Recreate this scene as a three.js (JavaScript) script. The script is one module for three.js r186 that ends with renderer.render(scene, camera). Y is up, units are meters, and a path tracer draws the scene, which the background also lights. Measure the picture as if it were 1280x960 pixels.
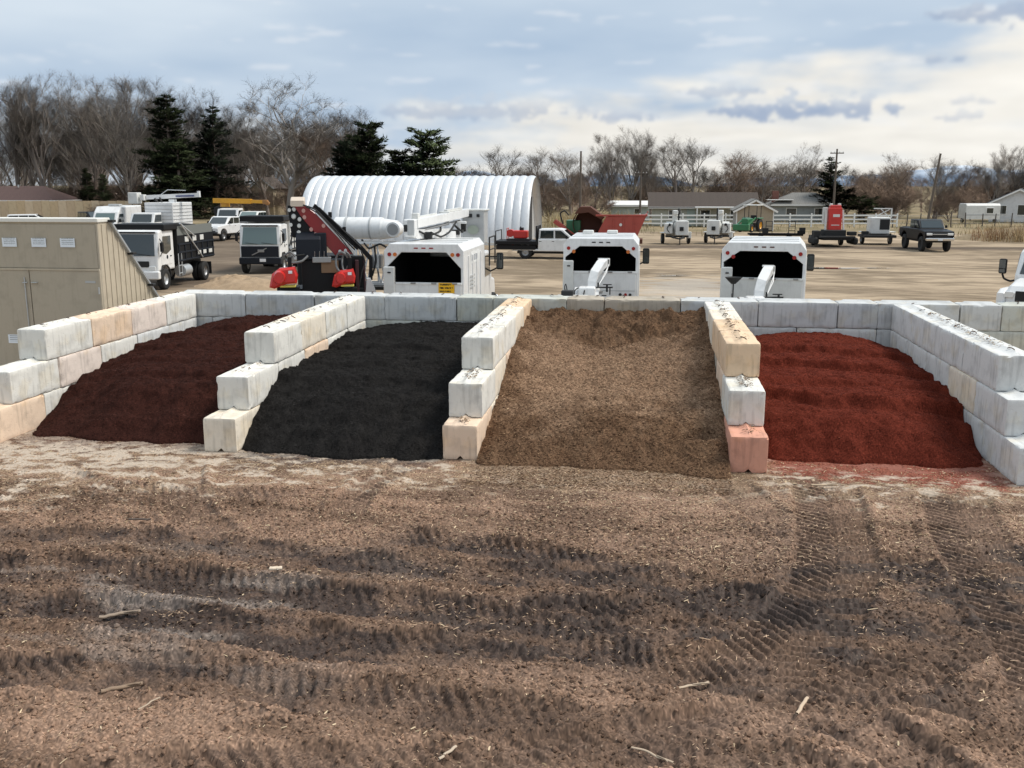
import * as THREE from 'three';
import { mergeGeometries, mergeVertices, toCreasedNormals } from 'three/addons/utils/BufferGeometryUtils.js';
import { RoundedBoxGeometry } from 'three/addons/geometries/RoundedBoxGeometry.js';

// ---------------------------------------------------------------- camera, sky, sun, exposure
const scene = new THREE.Scene();
const camera = new THREE.PerspectiveCamera(43.15, 4 / 3, 0.1, 9000);
camera.position.set(0, 4.55, 0);
camera.rotation.order = 'YXZ';
camera.rotation.set(-0.2021, 0.1338, 0);
const renderer = new THREE.WebGLRenderer({ antialias: true });
renderer.setSize(1024, 768);
renderer.toneMapping = THREE.LinearToneMapping;
renderer.toneMappingExposure = 0.97;
renderer.shadowMap.enabled = true;
renderer.shadowMap.type = THREE.PCFSoftShadowMap;

const SUN_DIR = new THREE.Vector3(0.56, 0.82, -0.14).normalize();
const sun = new THREE.DirectionalLight(new THREE.Color(1.0, 0.94, 0.85), 3.5);
sun.position.copy(SUN_DIR).multiplyScalar(200);
sun.castShadow = true;
sun.shadow.radius = 36;
sun.shadow.mapSize.set(4096, 4096);
Object.assign(sun.shadow.camera, { left: -110, right: 110, top: 110, bottom: -110, near: 1, far: 500 });
sun.target.position.set(0, 0, -50);
sun.position.add(sun.target.position);
scene.add(sun, sun.target);

// ---------------------------------------------------------------- noise
let seed_ = 1234567;
function rnd() { seed_ = (seed_ + 0x6D2B79F5) | 0; let t = Math.imul(seed_ ^ (seed_ >>> 15), 1 | seed_); t = (t + Math.imul(t ^ (t >>> 7), 61 | t)) ^ t; return ((t ^ (t >>> 14)) >>> 0) / 4294967296; }
const reseed = s => { seed_ = s | 0; };
const rr = (a, b) => a + (b - a) * rnd();
const pick = a => a[Math.floor(rnd() * a.length)];
const clamp = (x, a = 0, b = 1) => x < a ? a : x > b ? b : x;
const lerp = (a, b, t) => a + (b - a) * t;
const sstep = (a, b, x) => { const t = clamp((x - a) / (b - a)); return t * t * (3 - 2 * t); };
const PERM = new Uint8Array(512);
{ reseed(77); const p = [...Array(256).keys()]; for (let i = 255; i > 0; i--) { const j = Math.floor(rnd() * (i + 1)); [p[i], p[j]] = [p[j], p[i]]; } for (let i = 0; i < 512; i++) PERM[i] = p[i & 255]; }
const GX = new Float32Array(256), GY = new Float32Array(256);
for (let i = 0; i < 256; i++) { GX[i] = Math.cos(i * 2.399963); GY[i] = Math.sin(i * 2.399963); }
function noise(x, y, px = 256, py = 256) {          // gradient noise about -0.7 .. 0.7, period px / py cells
  const xi = Math.floor(x), yi = Math.floor(y), fx = x - xi, fy = y - yi;
  let x0, x1, y0, y1;
  if (px === 256) { x0 = xi & 255; x1 = (xi + 1) & 255; } else { x0 = ((xi % px) + px) % px; x1 = x0 + 1 === px ? 0 : x0 + 1; }
  if (py === 256) { y0 = yi & 255; y1 = (yi + 1) & 255; } else { y0 = ((yi % py) + py) % py; y1 = y0 + 1 === py ? 0 : y0 + 1; }
  const u = fx * fx * fx * (fx * (fx * 6 - 15) + 10), v = fy * fy * fy * (fy * (fy * 6 - 15) + 10);
  const a = PERM[PERM[x0] + y0], b = PERM[PERM[x1] + y0], c = PERM[PERM[x0] + y1], d = PERM[PERM[x1] + y1];
  const n00 = GX[a] * fx + GY[a] * fy, n10 = GX[b] * (fx - 1) + GY[b] * fy, n01 = GX[c] * fx + GY[c] * (fy - 1), n11 = GX[d] * (fx - 1) + GY[d] * (fy - 1);
  return lerp(lerp(n00, n10, u), lerp(n01, n11, u), v);
}
function fbm(x, y, oct = 4, px = 256, py = 256) { let s = 0, a = 1; for (let i = 0; i < oct; i++) { s += a * noise(x + i * 17.3 * (px === 256), y + i * 9.1 * (py === 256), px, py); x *= 2; y *= 2; px = Math.min(256, px * 2); py = Math.min(256, py * 2); a *= 0.5; } return s; }

// ---------------------------------------------------------------- sky (air and clouds), computed
const FWD = Math.atan2(-Math.cos(0.1338), -Math.sin(0.1338));   // azimuth (atan2(z, x)) towards the bays
{
  const W = 2560, H = 1280, d = new Float32Array(W * H * 4);
  reseed(5);
  // dark cumulus clouds with flat bases, all round; the first ones stand over the right of the yard
  const puffs = [[14.5, 3.9, 3.6, 0.9, .9], [18.6, 3.9, 2.6, 0.8, .8], [27, 8.4, 5, 1.0, .75], [6, 3.7, 2.2, .55, .55], [23, 6.3, 1.3, .4, .55], [-2, 4.0, 6, .9, .5], [24, 3.4, 1.5, .35, .4], [11.5, 5.0, 2.6, .5, .45], [24.5, 4.2, 1.2, .3, .35]];
  for (let i = 0; i < 46; i++) { const az = rr(32, 328); puffs.push([az > 180 ? az - 360 : az, rr(2, 14), rr(2, 6), rr(.4, 1.3), rr(.3, .9)]); }
  for (let j = 0; j < H; j++) {
    const el = ((j + 0.5) / H - 0.5) * 180;
    for (let i = 0; i < W; i++) {
      const k = (j * W + i) * 4;
      let r = 0.30, g = 0.29, b = 0.28;
      if (el > -1) {
        const azr = ((i + 0.5) / W - 0.5) * 2 * Math.PI;
        let az = (azr - FWD) * 180 / Math.PI; az = ((az + 540) % 360) - 180;       // degrees, right of the view positive
        const e = Math.max(el, 0) * Math.PI / 180, sy = Math.sin(e), inv = Math.cos(e) / (sy + 0.10);
        const X = Math.cos(azr) * inv, Z = Math.sin(azr) * inv;
        const oc = el > 20 ? 3 : 5, n1 = fbm(X * 0.55 + 3, Z * 0.55 + 8, oc), n2 = fbm(X * 1.7 + 20, Z * 1.7, oc), n3 = el < 20 ? fbm(az * 0.16 + 9, el * 0.55 + 40, 5) : 0;
        const toSun = Math.exp(-Math.pow((az - 75) / 60, 2));                    // the sky is brighter on the sun's side
        // stratus: blue grey sheet with paler patches
        const pale = clamp(0.40 + n1 * 0.6 + n2 * 0.14 + .25 * sstep(0, -22, az) * sstep(4, 8, el) + sstep(9, 30, el) * 0.15 + sstep(6.2, 11, el) * .22);
        r = lerp(0.40, 0.70, pale); g = lerp(0.53, 0.795, pale); b = lerp(0.70, 0.89, pale);
        // open bright band low over the horizon
        const edge = 3.1 + 2.6 * sstep(-6, 16, az) + 4.2 * sstep(14, 34, az) * (0.6 + 0.4 * toSun) + n3 * 2.6 + n2 * 0.7;
        let open = 1 - sstep(edge - 1.5, edge + 1.5, el);
        open *= clamp(0.45 + 0.55 * sstep(-14, 4, az) * (az < 150) + n1 * .5);
        const hot = 0.90 + 0.28 * toSun + n2 * .12;
        r = lerp(r, 0.92 * hot, open); g = lerp(g, 0.895 * hot, open); b = lerp(b, 0.835 * hot, open);
        // thin bright streaks in the sheet
        const st = el > 50 ? 0 : sstep(0.28, 0.55, fbm(az * 0.22 + 50, el * 1.5 + 3, 4)) * 0.35 * sstep(1, 4, el) * (1 - sstep(25, 50, el));
        r += st * (0.9 - r); g += st * (0.92 - g); b += st * (0.95 - b);
        // cumulus
        for (const [pa, pe, wa, he, s] of puffs) {
          const da = (az - pa) / wa; if (da < -1.6 || da > 1.6) continue;
          const up = (el - pe) / (he * (1 + 0.0)); if (up < -1.6 || up > 2.2) continue;
          const n = fbm(az * 1.1 + pa, el * 1.9 + pe, 5);
          const top = 1 - da * da + n * 1.5, m = sstep(-0.05, 0.5, top - Math.max(up, -up * 2.2)) * s;
          const lit = sstep(0.1, 1.0, up + n * .5);
          r = lerp(r, lerp(0.36, 0.62, lit), m); g = lerp(g, lerp(0.45, 0.68, lit), m); b = lerp(b, lerp(0.61, 0.76, lit), m);
        }
      }
      d[k] = r; d[k + 1] = g; d[k + 2] = b; d[k + 3] = 1;
    }
  }
  const sky = new THREE.DataTexture(d, W, H, THREE.RGBAFormat, THREE.FloatType);
  sky.mapping = THREE.EquirectangularReflectionMapping; sky.magFilter = sky.minFilter = THREE.LinearFilter; sky.needsUpdate = true;
  scene.background = sky; scene.environment = sky;
}

// ---------------------------------------------------------------- helpers
const used = {};
function numbered(n) { const k = used[n] = (used[n] ?? -1) + 1; return k ? n + '_' + String(k).padStart(3, '0') : n; }
function shade(o) { o.traverse(m => { if (m.isMesh) { m.castShadow = true; m.receiveShadow = true; } }); return o; }
function thing(name, label, category, [x, y, z] = [0, 0, 0], turn = 0, group) {
  const o = new THREE.Group(); o.name = numbered(name); o.position.set(x, y, z); o.rotation.y = turn;
  o.userData = { label, category, kind: 'thing' }; if (group) o.userData.group = group; scene.add(o); return o;
}
function struct(name, geo, mat) { const m = new THREE.Mesh(geo, mat); m.name = numbered(name); m.userData = { kind: 'structure' }; m.castShadow = m.receiveShadow = true; scene.add(m); return m; }
function dup(root, label, [x, y, z], turn = 0, scale) {
  const r = root.clone(); r.name = numbered(root.name.replace(/_\d{3}$/, '')); r.userData = { ...root.userData, label };
  r.position.set(x, y, z); r.rotation.y = turn; if (scale) r.scale.set(...(Array.isArray(scale) ? scale : [scale, scale, scale])); scene.add(r); return r;
}
function flat(g) { if (g.index) g = g.toNonIndexed(); for (const k of Object.keys(g.attributes)) if (!['position', 'normal', 'uv'].includes(k)) g.deleteAttribute(k); return g; }
function muv(g, s = 1) {                       // uv in metres from the dominant axis of each face
  g = flat(g); const p = g.attributes.position, uv = new Float32Array(p.count * 2), a = new THREE.Vector3(), b = new THREE.Vector3(), c = new THREE.Vector3();
  for (let i = 0; i < p.count; i += 3) {
    a.fromBufferAttribute(p, i); b.fromBufferAttribute(p, i + 1).sub(a); c.fromBufferAttribute(p, i + 2).sub(a); b.cross(c);
    const ax = Math.abs(b.x), ay = Math.abs(b.y), az = Math.abs(b.z);
    for (let k = 0; k < 3; k++) { const x = p.getX(i + k), y = p.getY(i + k), z = p.getZ(i + k); const [u, v] = ay >= ax && ay >= az ? [x, z] : ax >= az ? [z, y] : [x, y]; uv[(i + k) * 2] = u * s; uv[(i + k) * 2 + 1] = v * s; }
  }
  g.setAttribute('uv', new THREE.BufferAttribute(uv, 2)); return g;
}
function part(parent, name, geos, mat, label) {
  let g = Array.isArray(geos) ? (geos.length > 1 ? mergeGeometries(geos.map(flat)) : flat(geos[0])) : flat(geos);
  const m = new THREE.Mesh(muv(g), mat); m.name = name; m.castShadow = m.receiveShadow = true; if (label) m.userData.label = label; parent.add(m); return m;
}
function each(parent, name, geos, mat) { for (const g of geos) part(parent, name, [g], mat); }
const bx = (w, h, d, x = 0, y = 0, z = 0, r = 0.015) => { const g = r > 0 ? new RoundedBoxGeometry(w, h, d, 1, Math.min(r, w / 2.1, h / 2.1, d / 2.1)) : new THREE.BoxGeometry(w, h, d); return flat(g).translate(x, y, z); };
function cy(r0, r1, h, axis, x, y, z, seg = 16, open = false) { const g = new THREE.CylinderGeometry(r1, r0, h, seg, 1, open); if (axis === 'x') g.rotateZ(-Math.PI / 2); if (axis === 'z') g.rotateX(Math.PI / 2); return flat(g).translate(x, y, z); }
// side profile [z, y] drawn along the vehicle, extruded to width w across x
function side(pts, w, x = 0, bev = 0.02, holes = []) {
  const s = new THREE.Shape(pts.map(([z, y]) => new THREE.Vector2(-z, y)));
  for (const h of holes) s.holes.push(new THREE.Path(h.map(([z, y]) => new THREE.Vector2(-z, y))));
  const g = new THREE.ExtrudeGeometry(s, { depth: w - 2 * bev, bevelEnabled: bev > 0, bevelSize: bev, bevelThickness: bev, bevelSegments: 2, bevelOffset: -bev, curveSegments: 8 });
  g.translate(0, 0, -(w - 2 * bev) / 2); g.rotateY(Math.PI / 2); return flat(g).translate(x, 0, 0);   // local x -> -z ... profile z kept
}
// front profile [x, y] extruded along z from z0 to z1
function front(pts, z0, z1, bev = 0.012, holes = []) {
  const s = new THREE.Shape(pts.map(([x, y]) => new THREE.Vector2(x, y)));
  for (const h of holes) s.holes.push(new THREE.Path(h.map(([x, y]) => new THREE.Vector2(x, y))));
  const D = Math.abs(z1 - z0), g = new THREE.ExtrudeGeometry(s, { depth: D - 2 * bev, bevelEnabled: bev > 0, bevelSize: bev, bevelThickness: bev, bevelSegments: 1, bevelOffset: -bev });
  return flat(g).translate(0, 0, Math.min(z0, z1) + bev);
}
function tb(pts, r, seg = 8, n) { const c = new THREE.CatmullRomCurve3(pts.map(p => new THREE.Vector3(...p)), false, 'catmullrom', 0.3); return flat(new THREE.TubeGeometry(c, n || pts.length * 6, r, seg)); }
function bar(a, b, w, h = w) {                 // straight square bar between two points
  const A = new THREE.Vector3(...a), B = new THREE.Vector3(...b), L = A.distanceTo(B), g = new THREE.BoxGeometry(w, h, L);
  g.applyMatrix4(new THREE.Matrix4().lookAt(A, B, Math.abs(B.y - A.y) > L * .99 ? new THREE.Vector3(1, 0, 0) : new THREE.Vector3(0, 1, 0))); const c = A.add(B).multiplyScalar(.5); return flat(g).translate(c.x, c.y, c.z);
}
function rod(a, b, r, seg = 8) { const A = new THREE.Vector3(...a), B = new THREE.Vector3(...b), L = A.distanceTo(B), g = new THREE.CylinderGeometry(r, r, L, seg); g.applyQuaternion(new THREE.Quaternion().setFromUnitVectors(new THREE.Vector3(0, 1, 0), B.clone().sub(A).normalize())); const c = A.add(B).multiplyScalar(.5); return flat(g).translate(c.x, c.y, c.z); }
function quad(a, b, c, d, th = 0.012) {        // thin solid panel through four corners, counter-clockwise seen from outside
  const P = [a, b, c, d].map(p => new THREE.Vector3(...p)), n = P[1].clone().sub(P[0]).cross(P[3].clone().sub(P[0])).normalize().multiplyScalar(th);
  const Q = P.map(p => p.clone().sub(n)), v = [], f = (...q) => { for (const i of [0, 1, 2, 0, 2, 3]) v.push(q[i].x, q[i].y, q[i].z); };
  f(...P); f(Q[3], Q[2], Q[1], Q[0]); for (let i = 0; i < 4; i++) { const j = (i + 1) % 4; f(P[i], Q[i], Q[j], P[j]); }
  const g = new THREE.BufferGeometry(); g.setAttribute('position', new THREE.Float32BufferAttribute(v, 3)); g.setAttribute('uv', new THREE.Float32BufferAttribute(new Float32Array(v.length / 3 * 2), 2)); g.computeVertexNormals(); return g;
}
const lin = (r, g, b) => new THREE.Color().setRGB(r, g, b);
function texRGB(W, H, fn, srgb = true) {       // fn(i, j) -> [r, g, b] in 0..1 (sRGB when srgb)
  const d = new Uint8Array(W * H * 4); const o = [0, 0, 0];
  for (let j = 0; j < H; j++) for (let i = 0; i < W; i++) { const k = (j * W + i) * 4; fn(i, j, o); d[k] = clamp(o[0]) * 255; d[k + 1] = clamp(o[1]) * 255; d[k + 2] = clamp(o[2]) * 255; d[k + 3] = 255; }
  const t = new THREE.DataTexture(d, W, H, THREE.RGBAFormat); t.wrapS = t.wrapT = THREE.RepeatWrapping; t.magFilter = THREE.LinearFilter; t.minFilter = THREE.LinearMipmapLinearFilter; t.generateMipmaps = true;
  if (srgb) t.colorSpace = THREE.SRGBColorSpace; t.needsUpdate = true; return t;
}
const s2l = c => c <= 0.04045 ? c / 12.92 : Math.pow((c + 0.055) / 1.055, 2.4), l2s = c => c <= 0.0031308 ? c * 12.92 : 1.055 * Math.pow(c, 1 / 2.4) - 0.055;
function soil(extra) { return new THREE.MeshPhysicalMaterial({ color: 0xffffff, roughness: 1, specularIntensity: .2, ...extra }); }
function std(color, rough = 0.6, metal = 0, extra = {}) { return new THREE.MeshStandardMaterial({ color, roughness: rough, metalness: metal, ...extra }); }
// ---------------------------------------------------------------- textures shared by many materials
const dirtTex = texRGB(512, 512, (i, j, o) => {          // paint with road film and speckle, 2.5 m tile
  const x = i / 512, y = j / 512, n = fbm(x * 6, y * 6, 4, 6, 6), f = fbm(x * 60, y * 40, 2, 60, 40), st = fbm(x * 40, y * 3, 3, 40, 3);
  const v = 1 - clamp(0.05 * sstep(-.1, .6, n) + 0.03 * sstep(0.1, .6, st) + 0.012 * f + (f > .66 ? .05 : 0), 0, .4); o[0] = v; o[1] = v * (0.985 + .015 * v); o[2] = v * (0.955 + .045 * v);
});
dirtTex.repeat.set(0.4, 0.4);
const grainBump = texRGB(512, 512, (i, j, o) => { const v = 0.5 + 0.35 * fbm(i / 512 * 24, j / 512 * 24, 4, 24, 24) + 0.2 * noise(i / 3, j / 3); o[0] = o[1] = o[2] = v; }, false);

// ---------------------------------------------------------------- ground
const groundTex = texRGB(1024, 1024, (i, j, o) => {
  const x = i / 1024, y = j / 1024, n = fbm(x * 8, y * 8, 6, 8, 8), g = fbm(x * 90, y * 90, 2, 90, 90);
  const dry = sstep(-.25, .35, n); const v = 1 + g * .22;
  o[0] = l2s(lerp(.20, .30, dry) * v); o[1] = l2s(lerp(.165, .235, dry) * v); o[2] = l2s(lerp(.10, .145, dry) * v);
});
groundTex.repeat.set(1 / 40, 1 / 40);
{
  const sh = new THREE.Shape([[-4500, -2500], [4500, -2500], [4500, 6500], [-4500, 6500]].map(p => new THREE.Vector2(...p)));
  sh.holes.push(new THREE.Path([[-13.7, 4.5], [9.7, 4.5], [9.7, 17.6], [-13.7, 17.6]].map(p => new THREE.Vector2(...p))));
  const g = new THREE.ShapeGeometry(sh); g.rotateX(-Math.PI / 2); g.translate(0, -0.06, 0);
  struct('ground', muv(g), soil({ map: groundTex }));
}
// the dirt lot behind the bays: packed tan dirt with wheel lines, damp streaks
const LOT = { x0: -62, x1: 46, z0: -17, z1: -100 };
{
  const W = 2048, H = 2048, w = LOT.x1 - LOT.x0, h = LOT.z0 - LOT.z1, wet = new Float32Array(W * H);
  // wheel lines: long gentle arcs of pairs of tyres
  reseed(91);
  const stamp = (x, z, r, a) => { const ci = (x - LOT.x0) / w * W, cj = (LOT.z0 - z) / h * H, ri = r / w * W, rj = r / h * H; for (let j = Math.floor(cj - rj); j <= cj + rj; j++) for (let i = Math.floor(ci - ri); i <= ci + ri; i++) if (i >= 0 && j >= 0 && i < W && j < H) wet[j * W + i] = Math.max(wet[j * W + i], a); };
  for (let t = 0; t < 90; t++) {
    let x = rr(-50, 44), z = rr(-27, -82), a = rr(-.5, .5) + (rnd() < .5 ? Math.PI : 0), c = rr(-.012, .012); const L = rr(14, 60), s = rr(.25, .95), wd = rr(.12, .24);
    for (let d = 0; d < L; d += .07) { a += c * .07 * 3; x += Math.cos(a) * .07; z += Math.sin(a) * .07 * .8; const k = s * (0.6 + .4 * noise(d * .6, t)) * (noise(d * 3, t * 3) > -.25 ? 1 : .35); stamp(x - Math.sin(a) * .9, z + Math.cos(a) * .9, wd, k); stamp(x + Math.sin(a) * .9, z - Math.cos(a) * .9, wd, k); }
  }
  const rough = new Uint8Array(W * H);
  const tex = texRGB(W, H, (i, j, o) => {
    const x = LOT.x0 + (i + .5) / W * w, z = LOT.z0 - (j + .5) / H * h, k = j * W + i;
    const n = fbm(x * .10, z * .22, 6), n2 = fbm(x * .6 + 7, z * 1.6, 5), g = noise(x * 9, z * 9) * .6 + noise(x * 23, z * 23) * .5;
    let dry = sstep(-.35, .35, n * .8 + n2 * .45); const v = 1 + g * .20;
    let r = lerp(.215, .43, dry), gg = lerp(.165, .335, dry), b = lerp(.112, .235, dry);
    const d = clamp(wet[k] * .75 * (1 + n2)); r = lerp(r, .135, d); gg = lerp(gg, .10, d); b = lerp(b, .068, d);
    // bare dark road strip beyond the trucks, darker soil on the left
    const road = sstep(2.2, 1.0, Math.abs(z + 75 + (x - 10) * .05 + n2 * 1.2)) * sstep(-6, 2, x) * sstep(34, 26, x);
    const left = sstep(-14, -24, x + n * 5) * sstep(-96, -80, z) * .75, D2 = Math.max(road * .85, left);
    r = lerp(r, .105, D2); gg = lerp(gg, .080, D2); b = lerp(b, .062, D2);
    // pale worn concrete behind the back wall
    const slab = sstep(1.2, .4, Math.hypot((x - 2) / 2.6, (z + 44) / 6.5) + n2 * .9);
    r = lerp(r, .50, slab * .5); gg = lerp(gg, .46, slab * .5); b = lerp(b, .41, slab * .5);
    o[0] = l2s(clamp(r * v)); o[1] = l2s(clamp(gg * v)); o[2] = l2s(clamp(b * v));
    rough[k] = clamp(.97 - d * .15) * 255;
  });
  tex.wrapS = tex.wrapT = THREE.ClampToEdgeWrapping;
  const nx = 360, nz = 280, P = [], U = [], I = [];
  for (let j = 0; j <= nz; j++) for (let i = 0; i <= nx; i++) {
    const x = LOT.x0 + w * i / nx, z = LOT.z0 - h * j / nz, e = Math.min(1, i / 8, (nx - i) / 8, (nz - j) / 8);
    P.push(x, (z > -25 ? 0 : (fbm(x * .35, z * .35, 3) * .035 + noise(x * 1.3, z * 1.9) * .015) * sstep(-25, -28, z)) * e - .05 * (1 - e) + 0, z); U.push(i / nx, j / nz);
  }
  for (let j = 0; j < nz; j++) for (let i = 0; i < nx; i++) { const a = j * (nx + 1) + i, b = a + 1, c = a + nx + 1; I.push(a, b, c, b, c + 1, c); }
  const g = new THREE.BufferGeometry(); g.setAttribute('position', new THREE.Float32BufferAttribute(P, 3)); g.setAttribute('uv', new THREE.Float32BufferAttribute(U, 2)); g.setIndex(I); g.computeVertexNormals();
  const lot = struct('dirt_lot', g, soil({ map: tex }));
}

// foreground: trampled mulch, mud and wood chips with tyre tracks (a height field)
const YD = { x0: -14, x1: 10, z0: -4.2, z1: -17.0 };
const apronEdge = x => -12.5 - 1.5 * sstep(-8.8, -4.8, x) - .2 * sstep(-3.4, -1, x) + .45 * noise(x * .6, 3);
const yardH = (() => {
  const step = 0.027, nx = Math.round((YD.x1 - YD.x0) / step), nz = Math.round((YD.z0 - YD.z1) / step);
  const h = new Float32Array((nx + 1) * (nz + 1)), mud = new Float32Array(h.length), mask = new Float32Array(h.length);
  const at = (x, z) => { const i = Math.round((x - YD.x0) / step), j = Math.round((YD.z0 - z) / step); return i < 0 || j < 0 || i > nx || j > nz ? -1 : j * (nx + 1) + i; };
  for (let j = 0; j <= nz; j++) for (let i = 0; i <= nx; i++) {
    const x = YD.x0 + i * step, z = YD.z0 - j * step, k = j * (nx + 1) + i, front = sstep(-14.2, -12.2, z);
    h[k] = front * (fbm(x * .22, z * .5, 3) * .07 + fbm(x * .8, z * 2.0, 3) * .055) + (.25 + .75 * front) * fbm(x * 3.4, z * 4.6, 3) * .018;
  }
  // tracks: [points, half width, depth, lug pitch, lug height, dampness]
  const tracks = [
    [[[-9.2, -9.7], [-8.18, -10.04], [-6.64, -10.25], [-4.51, -9.98], [-2.92, -9.75], [-1.3, -9.66], [.58, -10.02], [1.87, -10.73], [3.4, -11.6], [6, -12.6]], .40, .05, .15, .028, .85],
    [[[-9, -8.7], [-7.42, -9.04], [-5.97, -9.14], [-4.05, -8.91], [-2.47, -8.76], [-.74, -9.17], [.9, -9.7], [2.6, -9.9], [5.2, -9.6]], .38, .05, .15, .026, .8],
    [[[-8, -7.1], [-6.32, -7.59], [-4.46, -8.0], [-2.66, -7.79], [-1.02, -7.61], [.8, -7.2], [2.2, -6.6]], .40, .05, .15, .03, .7],
    [[[-3.6, -11.9], [-1.55, -11.51], [-.32, -11.1], [.96, -10.49], [1.72, -9.68], [2.31, -8.76], [3.38, -8.2], [5.2, -7.7]], .40, .05, .14, .034, .85],
    [[[-3.2, -9.9], [-1.27, -9.47], [.07, -8.77], [1.25, -8.46], [2.29, -7.34], [3.0, -6]], .38, .045, .14, .036, .7],
    [[[-9, -11.1], [-6.6, -11.3], [-4.2, -11.0], [-1.8, -10.7], [.4, -10.9]], .36, .035, .15, .018, .75],
    [[[-7.6, -14.9], [-6.9, -13.4], [-6.0, -12.0], [-4.6, -10.8]], .36, .02, .14, .02, .25],
    [[[-9.6, -13.9], [-8.2, -13.3], [-6.4, -13.1], [-4.6, -13.3]], .34, .018, .14, .022, .3],
    [[[1.2, -15.3], [1.6, -14.0], [2.0, -12.8], [3, -11.3], [4.6, -10.2]], .36, .025, .13, .024, .4],
    [[[-6, -5.2], [-3.5, -6.4], [-1, -6.9], [1.4, -8.0], [3.2, -9.6], [4.8, -11.8]], .40, .035, .15, .03, .5],
    [[[2.9, -15.2], [2.79, -14.18], [2.63, -12.96], [2.46, -11.78], [2.1, -10.54], [1.57, -9.48], [.85, -8.5], [0, -7.8]], .52, .05, .15, .046, .3, 1],
    [[[4.75, -15.0], [4.55, -13.88], [4.31, -12.58], [4.21, -11.27], [4.12, -9.82], [3.8, -8.4], [3.3, -7.4]], .52, .05, .15, .046, .35, 1],
    [[[-4.0, -12.3], [-4.15, -13.4], [-3.94, -14.72], [-3.6, -16]], .30, .04, .14, .038, .3, 1],
  ];
  const frs = new Float32Array(h.length), tin = new Float32Array(h.length), tgt = new Float32Array(h.length), brm = new Float32Array(h.length);
  tracks.forEach(([pts, hw, depth, pitch, lug, damp, fr], ti) => {
    const c = new THREE.CatmullRomCurve3(pts.map(([x, z]) => new THREE.Vector3(x, 0, z))), L = c.getLength(), n = Math.ceil(L / .016), P = c.getSpacedPoints(n), cells = [];
    for (let q = 0; q < n; q++) {
      const p = P[q], d = P[q + 1].clone().sub(p).normalize(), s = q * L / n, fade = sstep(0, .8, s) * sstep(0, fr ? 2.4 : .8, L - s);
      for (let t = -hw - .2; t <= hw + .2; t += .016) {
        const x = p.x - d.z * t, z = p.z + d.x * t, k = at(x, z); if (k < 0) continue;
        const wob = noise(x * 1.7 + ti * 9, z * 1.7), a = sstep(hw, hw - .07, Math.abs(t)) * fade * clamp((fr ? .98 : .75) + wob * (fr ? .5 : 1.1));
        const rag = clamp((fr ? 1 : .75) + (fr ? .7 : 1.2) * noise(x * 1.4 + ti * 5, z * 1.7)), ph = (s + Math.abs(t) * .55 + (t > 0 ? pitch * .5 : 0)) / pitch, l = sstep(-.3, .4, Math.sin(ph * 2 * Math.PI + noise(x * 3, z * 3) * (fr ? .5 : 1.4))) * rag * (Math.abs(t) < .03 ? .5 : 1);
        const e = Math.exp(-Math.pow((Math.abs(t) - hw - .04) / .075, 2)) * fade * Math.max(0, .04 + .07 * wob); if (e > brm[k]) brm[k] = e;
        if (a > tin[k]) { if (!tin[k]) cells.push(k); tin[k] = a; tgt[k] = -depth * 1.35 + lug * (fr ? 1.3 : 1.8) * l; }
      }
    }
    for (const k of cells) { h[k] = h[k] * (1 - .8 * tin[k]) + tin[k] * tgt[k]; brm[k] *= 1 - .9 * tin[k]; mask[k] = Math.max(mask[k], tin[k]); if (fr) frs[k] = tin[k]; mud[k] = Math.max(mud[k] * (1 - .4 * tin[k]), damp * tin[k]); tin[k] = 0; }
  });
  for (let k = 0; k < h.length; k++) h[k] += brm[k];
  // clods and chips
  for (let j = 0; j <= nz; j++) for (let i = 0; i <= nx; i++) {
    const x = YD.x0 + i * step, z = YD.z0 - j * step, k = j * (nx + 1) + i, front = sstep(-14.0, -12.6, z);
    const q1 = Math.abs(noise(x * 6.5, z * 8)), q2 = Math.abs(noise(x * 13 + 9, z * 15)), c = (q1 - .22) * .075 + (q2 - .22) * .045 + noise(x * 18, z * 19) * .012;
    h[k] += c * (.22 + .78 * front) * (1 - .7 * frs[k]) + (((Math.imul(i * 7919 + j * 104729, 2654435761) >>> 9) & 1023) / 1023 - .5) * .010 * (.35 + .65 * front);
    const e = Math.min(1, i / 14, (nx - i) / 14, j / 14); h[k] = h[k] * e - .05 * (1 - e) + .012 * e;
    if (z < -15.8) h[k] = h[k] * sstep(-17, -15.8, z) + .006 * (1 - sstep(-17, -15.8, z));
  }
  const W = 2048, H = 1024, w = YD.x1 - YD.x0, hh = YD.z0 - YD.z1;
  const COL = new Array(W * H), rgh = new Uint8Array(W * H * 4), apronMask = new Float32Array(W * H);
  const tex = texRGB(W, H, (i, j, o) => {
    const x = YD.x0 + (i + .5) / W * w, z = YD.z0 - (j + .5) / H * hh, kk = at(x, z), m = kk < 0 ? 0 : mud[kk];
    const n1 = fbm(x * .35, z * .9, 4), n2 = fbm(x * 1.3 + 5, z * 3.0 + 2, 5), n3 = fbm(x * 5, z * 7, 3), g = noise(x * 38, z * 38), g2 = noise(x * 70 + 3, z * 62);
    // trampled brown mulch soil
    const t = sstep(-.4, .45, n1 * .7 + n2 * .6);
    let r = lerp(.142, .325, t), gg = lerp(.089, .207, t), b = lerp(.060, .142, t);
    // dark damp mud in the ruts and in bands across the turning area
    const band = Math.exp(-Math.pow((z + 10.2 + .12 * x) / 1.7, 2)) * .95 + .12;
    const dk = clamp(m * .85 * (1 + n2 * .9) + band * sstep(-.34, .36, n1 * .8 + n2 * .5 + n3 * .12) * .85);
    r = lerp(r, .054, dk); gg = lerp(gg, .036, dk); b = lerp(b, .028, dk);
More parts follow.
